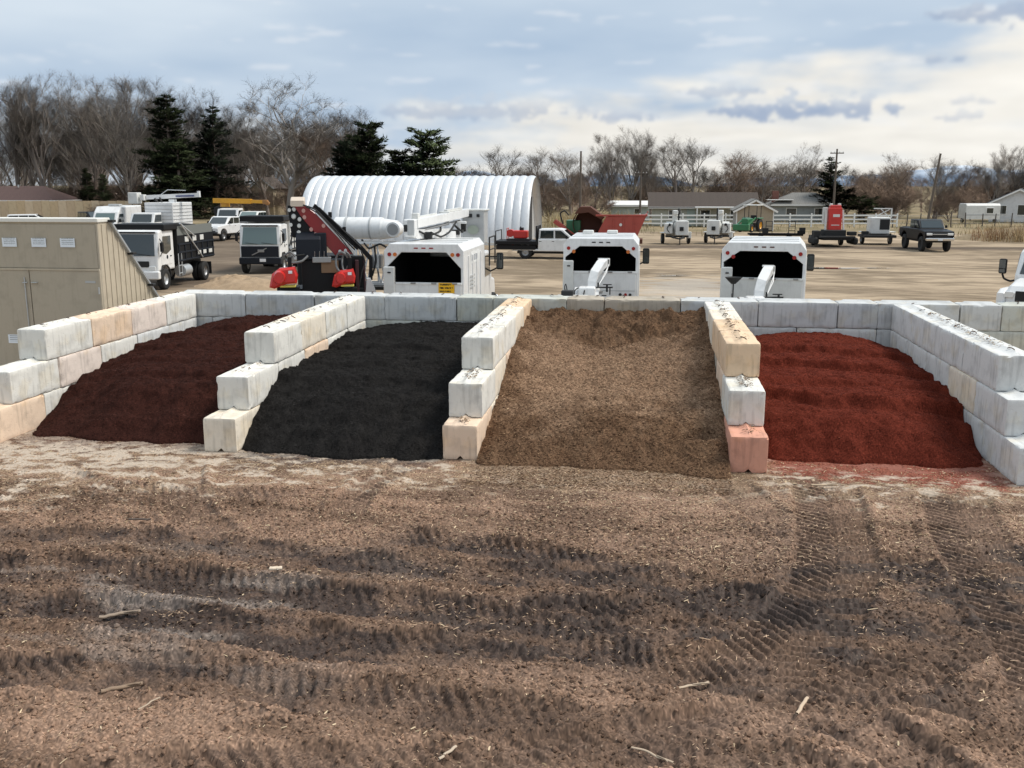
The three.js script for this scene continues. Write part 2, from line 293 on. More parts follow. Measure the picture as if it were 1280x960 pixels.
    // pale grey silt dried on the left
    const silt = sstep(.02, .42, fbm(x * .5 + 31, z * 1.5 + 4, 5)) * sstep(-1.4, -4.5, x) * Math.exp(-Math.pow((z + 9.4) / 1.5, 2));
    r = lerp(r, .24, silt * .75); gg = lerp(gg, .195, silt * .75); b = lerp(b, .165, silt * .75);
    // concrete apron in front of the bays, thinly covered
    const ae = apronEdge(x) - z, n4 = fbm(x * 2.2 + 70, z * 3.4, 5), ap = sstep(-.2, .35, ae + n2 * .9 + n3 * .35);
    const mid = sstep(-3.2, -2.4, x) * sstep(2.4, 1.6, x), bare = sstep(1.0, 2.3, ae + n4 * 1.6), apk = ap * lerp(.95, .35, mid) * clamp(lerp(sstep(-.05, .45, n4 + n3 * .5), sstep(-.45, .05, n4 + n3 * .4), bare)) * (1 - .7 * m);
    const tn = ap * .5 * sstep(-.3, .3, n3 + n2); r = lerp(r, .27, tn); gg = lerp(gg, .195, tn); b = lerp(b, .125, tn);
    r = lerp(r, .50, apk * .92); gg = lerp(gg, .415, apk * .92); b = lerp(b, .33, apk * .92);
    apronMask[j * W + i] = apk;
    // loose bark washed over the apron, red dust before the red bay, black dust before the black bay
    const red = sstep(1.9, 2.4, x) * sstep(6.2, 5.4, x) * sstep(-15.15, -15.75, z + n3 * .5 + n4 * .5 - .10 * (x - 2));
    r = lerp(r, .21, red * .8); gg = lerp(gg, .055, red * .85); b = lerp(b, .034, red * .85);
    const brn = sstep(-3.2, -2.5, x) * sstep(2.2, 1.6, x) * sstep(-14.0, -15.2, z + n2 * .9);
    r = lerp(r, .20, brn * .7); gg = lerp(gg, .135, brn * .7); b = lerp(b, .085, brn * .7);
    const blk = sstep(-7.1, -6.6, x) * sstep(-3.0, -3.6, x) * sstep(-14.9, -15.5, z + n3 * .5);
    r = lerp(r, .06, blk * .7); gg = lerp(gg, .055, blk * .7); b = lerp(b, .055, blk * .7);
    const bnl = sstep(-11.6, -11, x) * sstep(-7.2, -7.8, x) * sstep(-15.2, -15.9, z + n3 * .5);
    r = lerp(r, .09, bnl * .6); gg = lerp(gg, .05, bnl * .6); b = lerp(b, .04, bnl * .6);
    const v = Math.exp((g * 1.1 + g2 * 1.0 - .06) * (1 - .7 * apk)); let fl = g2 > .50 && n3 > -.15 ? .30 * (1 - dk * .7) : 0; COL[j * W + i] = [r, gg, b];
    o[0] = l2s(clamp(r * v + fl)); o[1] = l2s(clamp(gg * v + fl * .82)); o[2] = l2s(clamp(b * v + fl * .62));
    const q = (j * W + i) * 4; rgh[q] = rgh[q + 1] = rgh[q + 2] = clamp(.96 - dk * .32 - silt * .22, .4, 1) * 255; rgh[q + 3] = 255;
  });
  tex.wrapS = tex.wrapT = THREE.ClampToEdgeWrapping;
  const rt = new THREE.DataTexture(rgh, W, H, THREE.RGBAFormat); rt.magFilter = THREE.LinearFilter; rt.needsUpdate = true;
  const P = new Float32Array(h.length * 3), U = new Float32Array(h.length * 2), I = new Uint32Array(nx * nz * 6);
  for (let j = 0, k = 0; j <= nz; j++) for (let i = 0; i <= nx; i++, k++) { P[k * 3] = YD.x0 + i * step; P[k * 3 + 1] = h[k]; P[k * 3 + 2] = YD.z0 - j * step; U[k * 2] = i / nx; U[k * 2 + 1] = j / nz; }
  for (let j = 0, q = 0; j < nz; j++) for (let i = 0; i < nx; i++) { const a = j * (nx + 1) + i, b = a + 1, c = a + nx + 1; I[q++] = a; I[q++] = b; I[q++] = c; I[q++] = b; I[q++] = c + 1; I[q++] = c; }
  const g = new THREE.BufferGeometry(); g.setAttribute('position', new THREE.BufferAttribute(P, 3)); g.setAttribute('uv', new THREE.BufferAttribute(U, 2)); g.setIndex(new THREE.BufferAttribute(I, 1)); g.computeVertexNormals();
  struct('loading_yard', g, soil({ specularIntensity: .45, map: tex, roughnessMap: rt }));
  const f = (x, z) => { const k = at(x, z); return k < 0 ? 0 : h[k]; };
  f.color = (x, z) => COL[clamp(Math.floor((YD.z0 - z) / hh * H), 0, H - 1) * W + clamp(Math.floor((x - YD.x0) / w * W), 0, W - 1)];
  f.bare = (x, z) => apronMask[clamp(Math.floor((YD.z0 - z) / hh * H), 0, H - 1) * W + clamp(Math.floor((x - YD.x0) / w * W), 0, W - 1)];
  f.fresh = (x, z) => { const k = at(x, z); return k < 0 ? 0 : frs[k]; };
  f.rut = (x, z) => { const k = at(x, z); return k < 0 ? 0 : mask[k]; };
  f.mud = (x, z) => { const k = at(x, z); return k < 0 ? 0 : mud[k]; };
  return f;
})();

// loose chips and bark lying about (nobody could count them)
function scatter(name, parent, geo, mat, list) {     // list of [x, y, z, yaw, tilt, scale, color]
  const im = new THREE.InstancedMesh(geo, mat, list.length), q = new THREE.Quaternion(), e = new THREE.Euler(), M = new THREE.Matrix4(), p = new THREE.Vector3(), s = new THREE.Vector3();
  list.forEach(([x, y, z, yaw, tilt, sc, col], i) => { e.set(tilt, yaw, tilt * .7, 'YXZ'); q.setFromEuler(e); M.compose(p.set(x, y, z), q, Array.isArray(sc) ? s.set(...sc) : s.set(sc, sc, sc)); im.setMatrixAt(i, M); im.setColorAt(i, col); });
  im.name = parent === scene ? numbered(name) : name; im.userData.kind = 'stuff'; im.castShadow = im.receiveShadow = true; parent.add(im); return im;
}
const chipGeo = (() => {                              // a slightly bent splinter 1 long
  const s = new THREE.BoxGeometry(1, .10, .26, 2, 1, 1), p = s.attributes.position;
  for (let i = 0; i < p.count; i++) { const x = p.getX(i); p.setY(i, p.getY(i) - x * x * .18); p.setZ(i, p.getZ(i) * (1 - .5 * Math.abs(x)) + .12 * x * x); } s.computeVertexNormals(); return s;
})();
const clodGeos = [0, 1, 2].map(v => { const g = new THREE.IcosahedronGeometry(.5, 0), p = g.attributes.position; for (let i = 0; i < p.count; i++) { const x = p.getX(i), y = p.getY(i), z = p.getZ(i), k = 1 + .75 * noise(x * 3 + 5 + v * 7, z * 3 + y * 2.3); p.setXYZ(i, x * k, y * k * .75, z * k); } g.computeVertexNormals(); return g; });
const chipMat = soil({ roughness: .9 }), shredMat = soil({});
{
  reseed(400); const L = [], C = [[], [], []];
  for (let n = 0; n < 150000; n++) {
    const z = -5.6 - 10.6 * Math.pow(rnd(), .72), x = rr(-13, 9.5), near = z > -12.4; if (x < -z * -.75 - 1 || x > -z * .45 + 1) continue;
    const m = yardH.mud(x, z), d = .35 + .65 * sstep(-.25, .4, fbm(x * .9 + 60, z * 1.6, 3)); if (rnd() > d * (1 - .85 * yardH.rut(x, z)) * (1 - .7 * yardH.fresh(x, z)) * (1 - .9 * yardH.bare(x, z))) continue;
    const g = yardH.color(x, z), pale = (sstep(-.05, .4, noise(x * .6 + 9, z * .9)) * .10 + (z < -11.8 ? .13 : .035) + (x > .5 && z < -10.8 ? .10 : 0)) * (1 - m * .8), t = rnd(), v = rr(.75, 1.2), w = Math.pow(rnd(), 1.2) * 1.15 + .55;
    const col = t < pale * .55 ? lin(.60 * v, .47 * v, .31 * v) : t < pale ? lin(.40 * v, .28 * v, .17 * v) : lin(g[0] * w, g[1] * w * .97, g[2] * w * .93);
    const len = t < pale ? rr(.02, .06) : rr(.014, .045), big = t < pale && rnd() < .035 ? rr(1.6, 2.6) : 1;
    L.push([x, yardH(x, z) + .003, z, rnd() * 6.28, rr(-.5, .5), [len * big, len * rr(.5, 1.1), len * rr(.5, 1.2)], col]);
  }
  scatter('wood_chips', scene, chipGeo, chipMat, L);
  // crumbled clods pressed into the ground, three shapes
  for (let n = 0; n < 85000; n++) {
    const z = -5.6 - 9.2 * Math.pow(rnd(), .85), x = rr(-12, 9); if (x < -z * -.75 - 1 || x > -z * .45 + 1) continue;
    const rut = yardH.rut(x, z), d = .35 + .65 * sstep(-.35, .3, noise(x * 1.1, z * 1.9)); if (rnd() > d * (1 - .75 * rut) * (1 - .9 * yardH.fresh(x, z)) * (1 - .9 * yardH.bare(x, z)) * sstep(-14.8, -13, z)) continue;
    const g = yardH.color(x, z), v = Math.pow(rnd(), 1.2) * .95 + .6, s = rr(.014, .042) * (rnd() < .05 ? 1.7 : 1); C[n % 3].push([x, yardH(x, z) + s * .08, z, rnd() * 6.28, rr(-.5, .5), [s, s * rr(.6, 1.1), s * rr(.7, 1.4)], lin(g[0] * v, g[1] * v, g[2] * v)]);
  }
  C.forEach((c, i) => scatter('soil_crumbs', scene, clodGeos[i], shredMat, c));
  // pale fibres
  const F = []; for (let n = 0; n < 42000; n++) {
    const z = -5.6 - 9.4 * Math.pow(rnd(), .8), x = rr(-12, 9); if (x < -z * -.75 - 1 || x > -z * .45 + 1) continue; const m = yardH.mud(x, z), zone = sstep(-.1, .35, fbm(x * .7 + 20, z * 1.2, 3)) + (x > -.8 && z < -10.6 && z > -14.2 ? 1.3 * sstep(-.2, .3, noise(x * 1.2, z * 1.6)) : 0) + (z < -12.4 ? .4 : 0); if (rnd() > (.10 + .6 * zone) * (z > -8.6 ? .55 : 1) * (1 - .8 * m)) continue;
    const v = rr(.6, 1.15), l = (z > -9 ? rr(.015, .05) : rr(.025, .075)) * (rnd() < .03 ? 1.8 : 1); F.push([x, yardH(x, z) + .006, z, rnd() * 6.28, rr(-.35, .35), [l, .03, z > -9 ? .024 : .034], lin(.54 * v, .385 * v, .26 * v)]);
  }
  scatter('wood_fibres', scene, chipGeo, chipMat, F);
}
// single sticks that stand out
function stick(label, [x, z], yaw, len, wid, col, group) {
  const th = thing('wood_stick', label, 'stick', [x, yardH(x, z) + wid * .45 + .03, z], yaw, group), n = 8, g = [];
  const pts = []; for (let i = 0; i <= n; i++) { const t = i / n - .5; pts.push([t * len, .02 * noise(t * 5 + x * 7, 1) * len * 2 + .015, .12 * len * noise(t * 2.2 + z * 5, 4)]); }
  g.push(tb(pts, wid * .5, 6)); const m = part(th, 'stem', g, std(col, .85)); m.scale.set(1, .7, 1);
  if (len > .35) part(th, 'splinter', [tb([[len * .1, .02, 0], [len * .3, .03, .05 * len], [len * .44, .035, .13 * len]], wid * .22, 5)], std(col, .85));
}
stick('weathered stick lying in dark mud, far left middle of the yard', [-5.51, -9.14], .5, .42, .05, lin(.30, .23, .17));
stick('brown split stick at the lower left of the yard', [-4.65, -7.64], .55, .36, .05, lin(.26, .18, .12));
stick('thin upright looking twig beside the lower left split stick', [-4.24, -7.37], 1.2, .24, .018, lin(.42, .33, .24));
stick('curved pale stick lying in front of the tan bark pile, lower right centre', [.52, -8.36], .45, .42, .03, lin(.50, .39, .28));
stick('short pale stick at lower right, pointing toward the bays', [1.5, -8.13], 1.15, .32, .035, lin(.55, .42, .30));
stick('small white splinter left of centre in the mud', [-4.22, -10.37], .2, .14, .07, lin(.70, .58, .44));
stick('pale bark sliver at the bottom edge, centre', [-1.47, -7.0], 1.1, .22, .03, lin(.5, .4, .3));
stick('long pale twig at the bottom edge, right of centre', [.18, -7.22], -.5, .38, .024, lin(.46, .36, .26));
stick('dark stick on the brown ground, upper left of the yard', [-6.74, -11.86], .1, .3, .04, lin(.10, .075, .06));
stick('pale flat board splinter lying near the red bay', [2.84, -14.77], .08, .4, .04, lin(.5, .38, .26));
// ---------------------------------------------------------------- cast concrete blocks
const concreteMaps = [0, 1, 2].map(v => texRGB(512, 512, (i, j, o) => {
  const x = i / 512, y = j / 512, n = fbm(x * 5 + v * 9, y * 5, 5, 256, 256), st = fbm(x * 26 + v * 31, y * 2.2 + v, 4), pit = noise(x * 90 + v, y * 90), f = noise(x * 200, y * 200);
  const edge = Math.min(x, 1 - x) * 12; const k = sstep(0, 1, edge);
  let t = 1 - .08 * sstep(-.05, .55, n) - .075 * sstep(.10, .5, st) + .03 * f; if (pit > .54) t -= .16; if (n < -.38) t += .06;
  const warm = sstep(.0, .5, fbm(x * 3 + 40 + v * 5, y * 4, 4)) * k;
  o[0] = t; o[1] = t * (1 - .02 * warm); o[2] = t * (1 - .055 * warm);
}));
const blockBump = texRGB(512, 512, (i, j, o) => { const x = i / 512, y = j / 512, p = noise(x * 60, y * 60, 60, 60); let v = .6 + .25 * fbm(x * 10, y * 10, 4, 10, 10) + .06 * noise(x * 128, y * 128, 128, 128); if (p > .45) v -= .35; o[0] = o[1] = o[2] = v; }, false);
const concMat = {}; function conc(key) {
  if (!concMat[key]) { const [r, g, b] = { white: [.74, .72, .665], cream: [.79, .71, .59], peach: [.78, .60, .45], pale_pink: [.77, .66, .58], salmon: [.67, .335, .235], orange: [.75, .555, .375], grey: [.58, .59, .585], light_grey: [.67, .675, .66], brown: [.46, .405, .33], green_grey: [.55, .56, .51] }[key];
    concMat[key] = [0, 1, 2].map(v => std(lin(r, g, b), .92, 0, { map: concreteMaps[v], bumpMap: blockBump, bumpScale: .012 })); }
  return concMat[key];
}
function blockGeo(L, v) {                        // 0.61 x 0.61 x L, base centre at the origin, length along z; worn edges, ridge on top, groove below
  const nz = Math.max(8, Math.round(L / .075)), g0 = new THREE.BoxGeometry(1, 1, 1, 12, 10, nz), g = mergeVertices((g0.deleteAttribute('uv'), g0.deleteAttribute('normal'), g0)), p = g.attributes.position, hx = .302, hy = .303, hz = L / 2 - .006;
  for (let i = 0; i < p.count; i++) {
    let x = p.getX(i) * 2, y = p.getY(i) * 2, z = p.getZ(i) * 2; const ext = t => Math.sign(t) * (1 - Math.pow(1 - Math.abs(t), 1.25));
    x = ext(x) * hx; y = ext(y) * hy; z *= hz;
    const wn = noise(x * 5 + v * 13, z * 4 + y * 5), wear = .032 + .022 * Math.max(0, wn) + (noise(x * 9 + v * 7 + y * 4, z * 7 - y * 5) > .38 ? .05 : 0), r = wear;
    const qx = Math.max(0, Math.abs(x) - (hx - r)), qy = Math.max(0, Math.abs(y) - (hy - r)), qz = Math.max(0, Math.abs(z) - (hz - r)), l = Math.hypot(qx, qy, qz);
    if (l > r) { const s = r / l; if (qx) x = Math.sign(x) * (hx - r + qx * s); if (qy) y = Math.sign(y) * (hy - r + qy * s); if (qz) z = Math.sign(z) * (hz - r + qz * s); }
    const top = sstep(hy - .06, hy - .02, y), bot = sstep(hy - .06, hy - .02, -y), in_ = sstep(hz - .02, hz - .16, Math.abs(z));
    y += top * Math.max(0, .055 - Math.abs(x) * .55) * in_ + bot * Math.max(0, .06 - Math.abs(x) * .95);
    const endf = sstep(hz - .03, hz - .01, Math.abs(z)); z -= Math.sign(z) * endf * Math.max(0, .018 - Math.abs(x) * .3);
    x += noise(z * 3 + v * 5, y * 4) * .006; y += top * noise(x * 6 + v, z * 5) * .006;
    p.setXYZ(i, x, y + .305, z);
  }
  g.computeVertexNormals(); const G = muv(toCreasedNormals(g, .7), .55); return G;
}
const geoCache = {}; const bGeo = (L, v) => geoCache[L.toFixed(2) + v] ??= blockGeo(L, v);
const loopMat = std(lin(.10, .065, .05), .7, .4);
const loopGeo = flat(new THREE.TorusGeometry(.055, .009, 6, 12, Math.PI));
let bseed = 0;
function block(wall, x, y, z, L, turn, key, opts = {}) {
  const v = bseed++ % 5, m = new THREE.Mesh(bGeo(L, v), conc(key)[(bseed * 7) % 3]); m.name = 'concrete_block'; m.castShadow = m.receiveShadow = true;
  m.position.set(x + rr(-.009, .009), y, z + rr(-.004, .004)); m.rotation.y = turn + rr(-.006, .006) + (bseed % 2) * Math.PI; wall.add(m);
  if (!['white', 'grey', 'light_grey'].includes(key)) m.userData.label = key.replace('_', ' ') + ' stained concrete block';
  if (opts.loops) for (const s of [-.28, .28]) { const l = new THREE.Mesh(loopGeo, loopMat); l.name = 'lifting_loop'; l.castShadow = true; l.position.set(rr(-.03, .03), .645, s * L + rr(-.05, .05)); l.rotation.set(rr(.9, 1.4) * (rnd() < .5 ? 1 : -1), rr(-.5, .5), 0); m.add(l); }
  return m;
}
const WX = { L: -11.655, A: -7.175, B: -2.97, C: 1.77, R: 6.085 };   // centre lines of the side walls
const ZB = -23.6;                                                     // front face of the back wall
function sideWall(label, x, fronts, keys) {
  const w = thing('block_wall', label, 'block wall', [x, 0, 0]);
  fronts.forEach((z0, c) => {
    const total = z0 - (ZB + .03), n = Math.round(total / 1.63), L = total / n;
    for (let i = 0; i < n; i++) block(w, 0, c * .61 + .002, z0 - L * (i + .5), L, 0, keys[c][Math.min(i, keys[c].length - 1)], { loops: c === 2 });
  });
  return w;
}
reseed(31);
const wallL = sideWall('concrete block wall with peach blocks, beside the tan metal enclosure', WX.L, [-15.25, -15.95, -17.1], [['peach', 'white', 'white'], ['white', 'pale_pink', 'white', 'light_grey'], ['white', 'peach', 'pale_pink', 'white']]);
const wallA = sideWall('stepped white block wall between the dark brown and the black mulch', WX.A, [-15.45, -16.08, -17.35], [['cream', 'peach', 'white'], ['white', 'white', 'peach', 'white'], ['white', 'cream', 'white', 'white']]);
const wallB = sideWall('stepped block wall between the black mulch and the tan bark', WX.B, [-15.52, -16.05, -17.3], [['peach', 'cream', 'cream'], ['white', 'cream', 'peach', 'cream'], ['white', 'white', 'cream', 'orange']]);
const wallC = sideWall('stepped block wall with a salmon base block, between tan bark and red mulch', WX.C, [-15.38, -16.08, -17.2], [['salmon', 'peach', 'brown'], ['white', 'peach', 'brown', 'brown'], ['orange', 'orange', 'cream', 'white']]);
const wallR = sideWall('pale grey block wall at the right of the red mulch', WX.R, [-15.25, -15.95, -16.54], [['light_grey', 'light_grey', 'light_grey'], ['light_grey', 'cream', 'light_grey', 'light_grey'], ['light_grey', 'light_grey', 'light_grey', 'light_grey']]);
{
  const w = thing('block_wall', 'long grey concrete block wall across the back of all the bays', 'block wall', [0, 0, ZB - .31]);
  const B = 1.83, h = .915, x0 = -10.061 - 1.83;
  const top = [B, B, B, B, h, B, h, B, B, B, h, B, h, B, B, h, B], topKey = ['light_grey', 'grey', 'grey', 'grey', 'green_grey', 'green_grey', 'brown', 'brown', 'grey', 'grey', 'grey', 'grey', 'grey', 'green_grey', 'grey', 'grey'];
  const lay = (row, c, keys, x) => row.forEach((L, i) => { block(w, x + L / 2, c * .61 + .002, 0, L, Math.PI / 2, keys[i % keys.length], { loops: c === 2 && rnd() < .5 }); x += L; });
  lay(top, 2, topKey, x0); lay([h, ...Array(14).fill(B)], 1, ['grey', 'light_grey', 'grey', 'green_grey'], x0); lay([B, B, B, h, ...Array(12).fill(B)], 0, ['grey', 'grey', 'green_grey'], x0);
}
// bits of bark and leaves lying on the wall tops
function litter(wall, x, y, z0, z1, n, cols, spread = .2) {
  const L = []; for (let i = 0; i < n; i++) { const z = rr(z0, z1), c = noise(z * 1.7 + x, 3); if (c < rr(-.5, .3)) continue; const v = rr(.6, 1.2), k = pick(cols), s = rr(.02, .06); L.push([rr(-spread, spread) * .6 + c * .15, y + .05 - 0.00, z, rnd() * 6.28, rr(-.3, .3), [s, s * .5, s * rr(1, 2)], lin(k[0] * v, k[1] * v, k[2] * v)]); }
  scatter('bark_litter', wall, chipGeo, chipMat, L);
}
reseed(8);
const BARK = [.10, .065, .045], TAN = [.30, .20, .12], LEAF = [.42, .34, .24];
litter(wallL, 0, 1.83, -17.4, -23.2, 60, [TAN, BARK]); litter(wallA, 0, 1.83, -17.6, -23.2, 110, [BARK, TAN]); litter(wallB, 0, 1.83, -17.6, -23.4, 200, [BARK, TAN, TAN]);
litter(wallC, 0, 1.83, -17.5, -23.4, 240, [BARK, BARK, TAN]); litter(wallR, 0, 1.83, -17.2, -21.8, 330, [LEAF, TAN, BARK], .24);
litter(wallB, 0, 1.22, -16.15, -17.25, 120, [BARK, TAN]); litter(wallC, 0, 1.22, -16.2, -17.15, 200, [BARK, BARK, TAN]); litter(wallA, 0, 1.22, -16.2, -17.3, 50, [TAN, BARK]); litter(wallB, 0, .61, -15.6, -16.02, 60, [BARK, TAN]); litter(wallC, 0, .61, -15.5, -16.05, 50, [BARK, TAN]);

// ---------------------------------------------------------------- mulch piles
const mulchTex = (cols, sx) => texRGB(1024, 1024, (i, j, o) => {    // 2 m tile of shredded bark
  const x = i / 1024, y = j / 1024, a = noise(x * 64 * sx, y * 128, 64 * sx, 128), b = noise(x * 128, y * 64, 128, 64), c = fbm(x * 8, y * 8, 4, 8, 8), f = noise(x * 256, y * 256, 256, 256);
  const v = clamp(.5 + a * .5 + b * .45 + f * .35 + c * .35), [p, q] = cols; const hi = a > .48 || b > .52 ? 1 : 0;
  for (let k = 0; k < 3; k++) o[k] = l2s(lerp(p[k], q[k], v) * (1 + hi * .6));
});
const prof = (pts, z) => { if (z >= pts[0][1]) return pts[0][0]; for (let i = 1; i < pts.length; i++) if (z >= pts[i][1]) { const t = (z - pts[i - 1][1]) / (pts[i][1] - pts[i - 1][1]); return lerp(pts[i - 1][0], pts[i][0], t * t * (3 - 2 * t) * .35 + t * .65); } return pts[pts.length - 1][0]; };
function pile(label, x0, x1, left, mid, right, opts) {
  const th = thing('mulch_pile', label, 'mulch pile', [0, 0, 0]), step = .032, toe = Math.max(left[0][1], mid[0][1], right[0][1]) + .5, nx = Math.round((x1 - x0) / step), nz = Math.round((toe - ZB) / step), P = [], U = [], I = [];
  const hgt = (x, z) => {
    const u = (x - x0) / (x1 - x0), zz = z + opts.wob * noise(x * 1.1 + opts.s, 2) + .1 * noise(x * 3, opts.s);
    const a = prof(left, zz), m = prof(mid, zz), b = prof(right, zz), l = lerp(a, m, Math.sin(clamp(u * 2) * Math.PI / 2)), r = lerp(m, b, 1 - Math.cos(clamp(u * 2 - 1) * Math.PI / 2));
    let y = u < .5 ? l : r; const on = sstep(0, .3, y);
    y += on * (fbm(x * .9 + opts.s, z * 1.5, 4) * opts.lump + fbm(x * 4 + opts.s, z * 7, 3) * .035 + noise(x * 8, z * 12) * .024 + noise(x * 17, z * 24) * .016 + (opts.rake || 0) * (noise(x * .8 + opts.s, z * 5 + x * .25) + .6 * noise(x * 1.8, z * 10 + opts.s)));
    if (opts.cliffs) opts.cliffs.forEach(([zc, hh], i) => { const zz2 = z + .55 * noise(x * .55 + opts.s + i * 7.3, 1.5) + .10 * noise(x * 2.6, i + .5); y += on * hh * (sstep(zc + .07, zc - .07, zz2) + .10 * Math.exp(-Math.pow((zz2 - zc + .12) / .10, 2)) - .45 * Math.exp(-Math.pow((zz2 - zc - .16) / .12, 2))); });
    if (opts.step) { const s = z * opts.fq + .5 * noise(x * .7 + opts.s, z * .3) + .15 * noise(x * 2.5, z), fr = s - Math.floor(s), bench = sstep(-17.0, -17.8, z); y += bench * on * opts.step * (sstep(.62, .98, 1 - fr) - (1 - fr) + .32); }
    if (opts.extra) y += on * opts.extra(x, z); return y;
  };
  for (let j = 0; j <= nz; j++) for (let i = 0; i <= nx; i++) { const x = lerp(x0, x1, i / nx), z = lerp(toe, ZB, j / nz); let y = hgt(x, z); if (y < .03) y = -.03 + y * .1; else y += (((Math.imul(i * 7919 + j * 104729, 2654435761) >>> 9) & 1023) / 1023 - .5) * opts.grit; P.push(x, y, z); y += 0; U.push(x / 2, z / 2); }
  for (let j = 0; j < nz; j++) for (let i = 0; i < nx; i++) { const a = j * (nx + 1) + i, b = a + 1, c = a + nx + 1; if (Math.max(P[a * 3 + 1], P[b * 3 + 1], P[c * 3 + 1], P[c * 3 + 4]) < -.02) continue; I.push(a, b, c, b, c + 1, c); }
  const g = new THREE.BufferGeometry(); g.setAttribute('position', new THREE.Float32BufferAttribute(P, 3)); g.setAttribute('uv', new THREE.Float32BufferAttribute(U, 2)); g.setIndex(I); g.computeVertexNormals();
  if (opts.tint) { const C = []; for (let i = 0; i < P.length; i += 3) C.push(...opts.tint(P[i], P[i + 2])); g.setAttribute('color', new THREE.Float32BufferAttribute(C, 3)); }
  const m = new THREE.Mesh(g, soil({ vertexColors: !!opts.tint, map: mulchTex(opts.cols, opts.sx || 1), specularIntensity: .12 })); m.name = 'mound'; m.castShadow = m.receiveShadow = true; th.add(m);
  const L = []; for (let n = 0; n < opts.n; n++) {
    const x = rr(x0 + .02, x1 - .02), z = toe + .25 - (toe - ZB + .2) * Math.pow(rnd(), 1.15); let y = hgt(x, z); if (z > toe || y < .03) { if (rnd() > opts.spill) continue; y = Math.max(.01, yardH(x, z)); }
    const t = rnd(), v = rr(.6, 1.35), c = t < opts.bright ? opts.hi : t < .5 ? opts.cols[1] : opts.cols[0], s = rr(.02, .07) * opts.size;
    const k = opts.tint ? opts.tint(x, z) : [1, 1, 1]; L.push([x, y + .006, z, rnd() * 6.28, rr(-.4, .4), [s, s * .8, s * rr(.5, 1)], lin(c[0] * v * k[0], c[1] * v * k[1], c[2] * v * k[2])]);
  }
  scatter('bark_shreds', th, chipGeo, shredMat, L); return th;
}
reseed(12);
pile('dark brown mulch heaped in the leftmost bay', -11.35, -7.48,
  [[0, -16.45], [.22, -17.02], [.56, -17.75], [.66, -18.16], [.68, -18.64], [.74, -19.67], [.78, -20.4], [.80, -21], [.74, -22.03], [.66, -23.6]],
  [[0, -15.85], [.42, -16.5], [.82, -17.15], [.90, -18.2], [.93, -19.4], [.98, -21], [1.04, -22.4], [1.06, -23.6]],
  [[0, -15.8], [.42, -16.45], [.85, -17.15], [.92, -18.4], [.94, -20], [.98, -22], [1.06, -23.6]],
  { cols: [[.014, .0054, .0042], [.054, .0195, .0145]], hi: [.13, .055, .042], bright: .03, n: 22000, size: .55, lump: .07, wob: .35, s: 3, spill: .12, grit: .010, rake: .045, cliffs: [[-17.7, .07], [-18.8, .06], [-20.1, .07], [-21.6, .06]] });
pile('black mulch heaped in the second bay from the left', -6.87, -3.28,
  [[0, -15.55], [.3, -16.0], [.66, -16.64], [.92, -17.32], [.98, -17.8], [.90, -19], [.92, -20.8], [.96, -21.5], [.78, -23.6]],
  [[0, -15.3], [.40, -16.0], [.80, -16.75], [.90, -17.6], [.93, -19.4], [.96, -21], [1.0, -22.6], [1.0, -23.6]],
  [[0, -15.4], [.38, -16.05], [.78, -16.85], [.88, -18], [.92, -19.6], [.95, -21.4], [1.0, -23.6]],
  { cols: [[.0058, .0054, .0052], [.024, .0222, .0212]], hi: [.07, .068, .066], bright: .03, n: 22000, size: .55, lump: .05, wob: .3, s: 9, spill: .12, grit: .010, rake: .04, cliffs: [[-17.5, .06], [-18.9, .05], [-20.4, .06], [-21.8, .05]] });
pile('tan shredded bark filling the middle bay, ramped and driven over', -2.67, 1.465,
  [[0, -15.2], [.25, -16.2], [.49, -17.41], [.85, -18.7], [1.09, -19.45], [1.37, -20.82], [1.42, -22.2], [1.5, -23.6]],
  [[0, -15.2], [.36, -16.0], [.62, -16.8], [.66, -17.3], [.74, -19], [.86, -21], [.96, -22.0], [1.34, -22.6], [1.52, -23.3], [1.52, -23.6]],
  [[0, -14.9], [.36, -15.9], [.58, -17.0], [.92, -18.8], [1.2, -20.2], [1.44, -21.4], [1.54, -23.6]],
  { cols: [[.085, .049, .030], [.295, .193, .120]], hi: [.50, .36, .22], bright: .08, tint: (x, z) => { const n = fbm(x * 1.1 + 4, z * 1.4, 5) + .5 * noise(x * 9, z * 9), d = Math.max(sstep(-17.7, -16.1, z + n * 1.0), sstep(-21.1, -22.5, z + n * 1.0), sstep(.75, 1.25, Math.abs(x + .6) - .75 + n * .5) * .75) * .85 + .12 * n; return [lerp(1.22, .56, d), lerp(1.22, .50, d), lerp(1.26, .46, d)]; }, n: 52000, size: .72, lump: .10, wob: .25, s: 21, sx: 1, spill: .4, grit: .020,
    extra: (x, z) => .05 * Math.sin((x * .15 + z) * 3.1 + noise(x * .8, z) * 2) * sstep(-16.5, -18, z) * sstep(-21.6, -20.6, z) + sstep(-21.6, -22.4, z) * (.30 * Math.max(0, fbm(x * 1.6, z * 1.8 + 4, 4)) + .05 * noise(x * 6, z * 6)) });
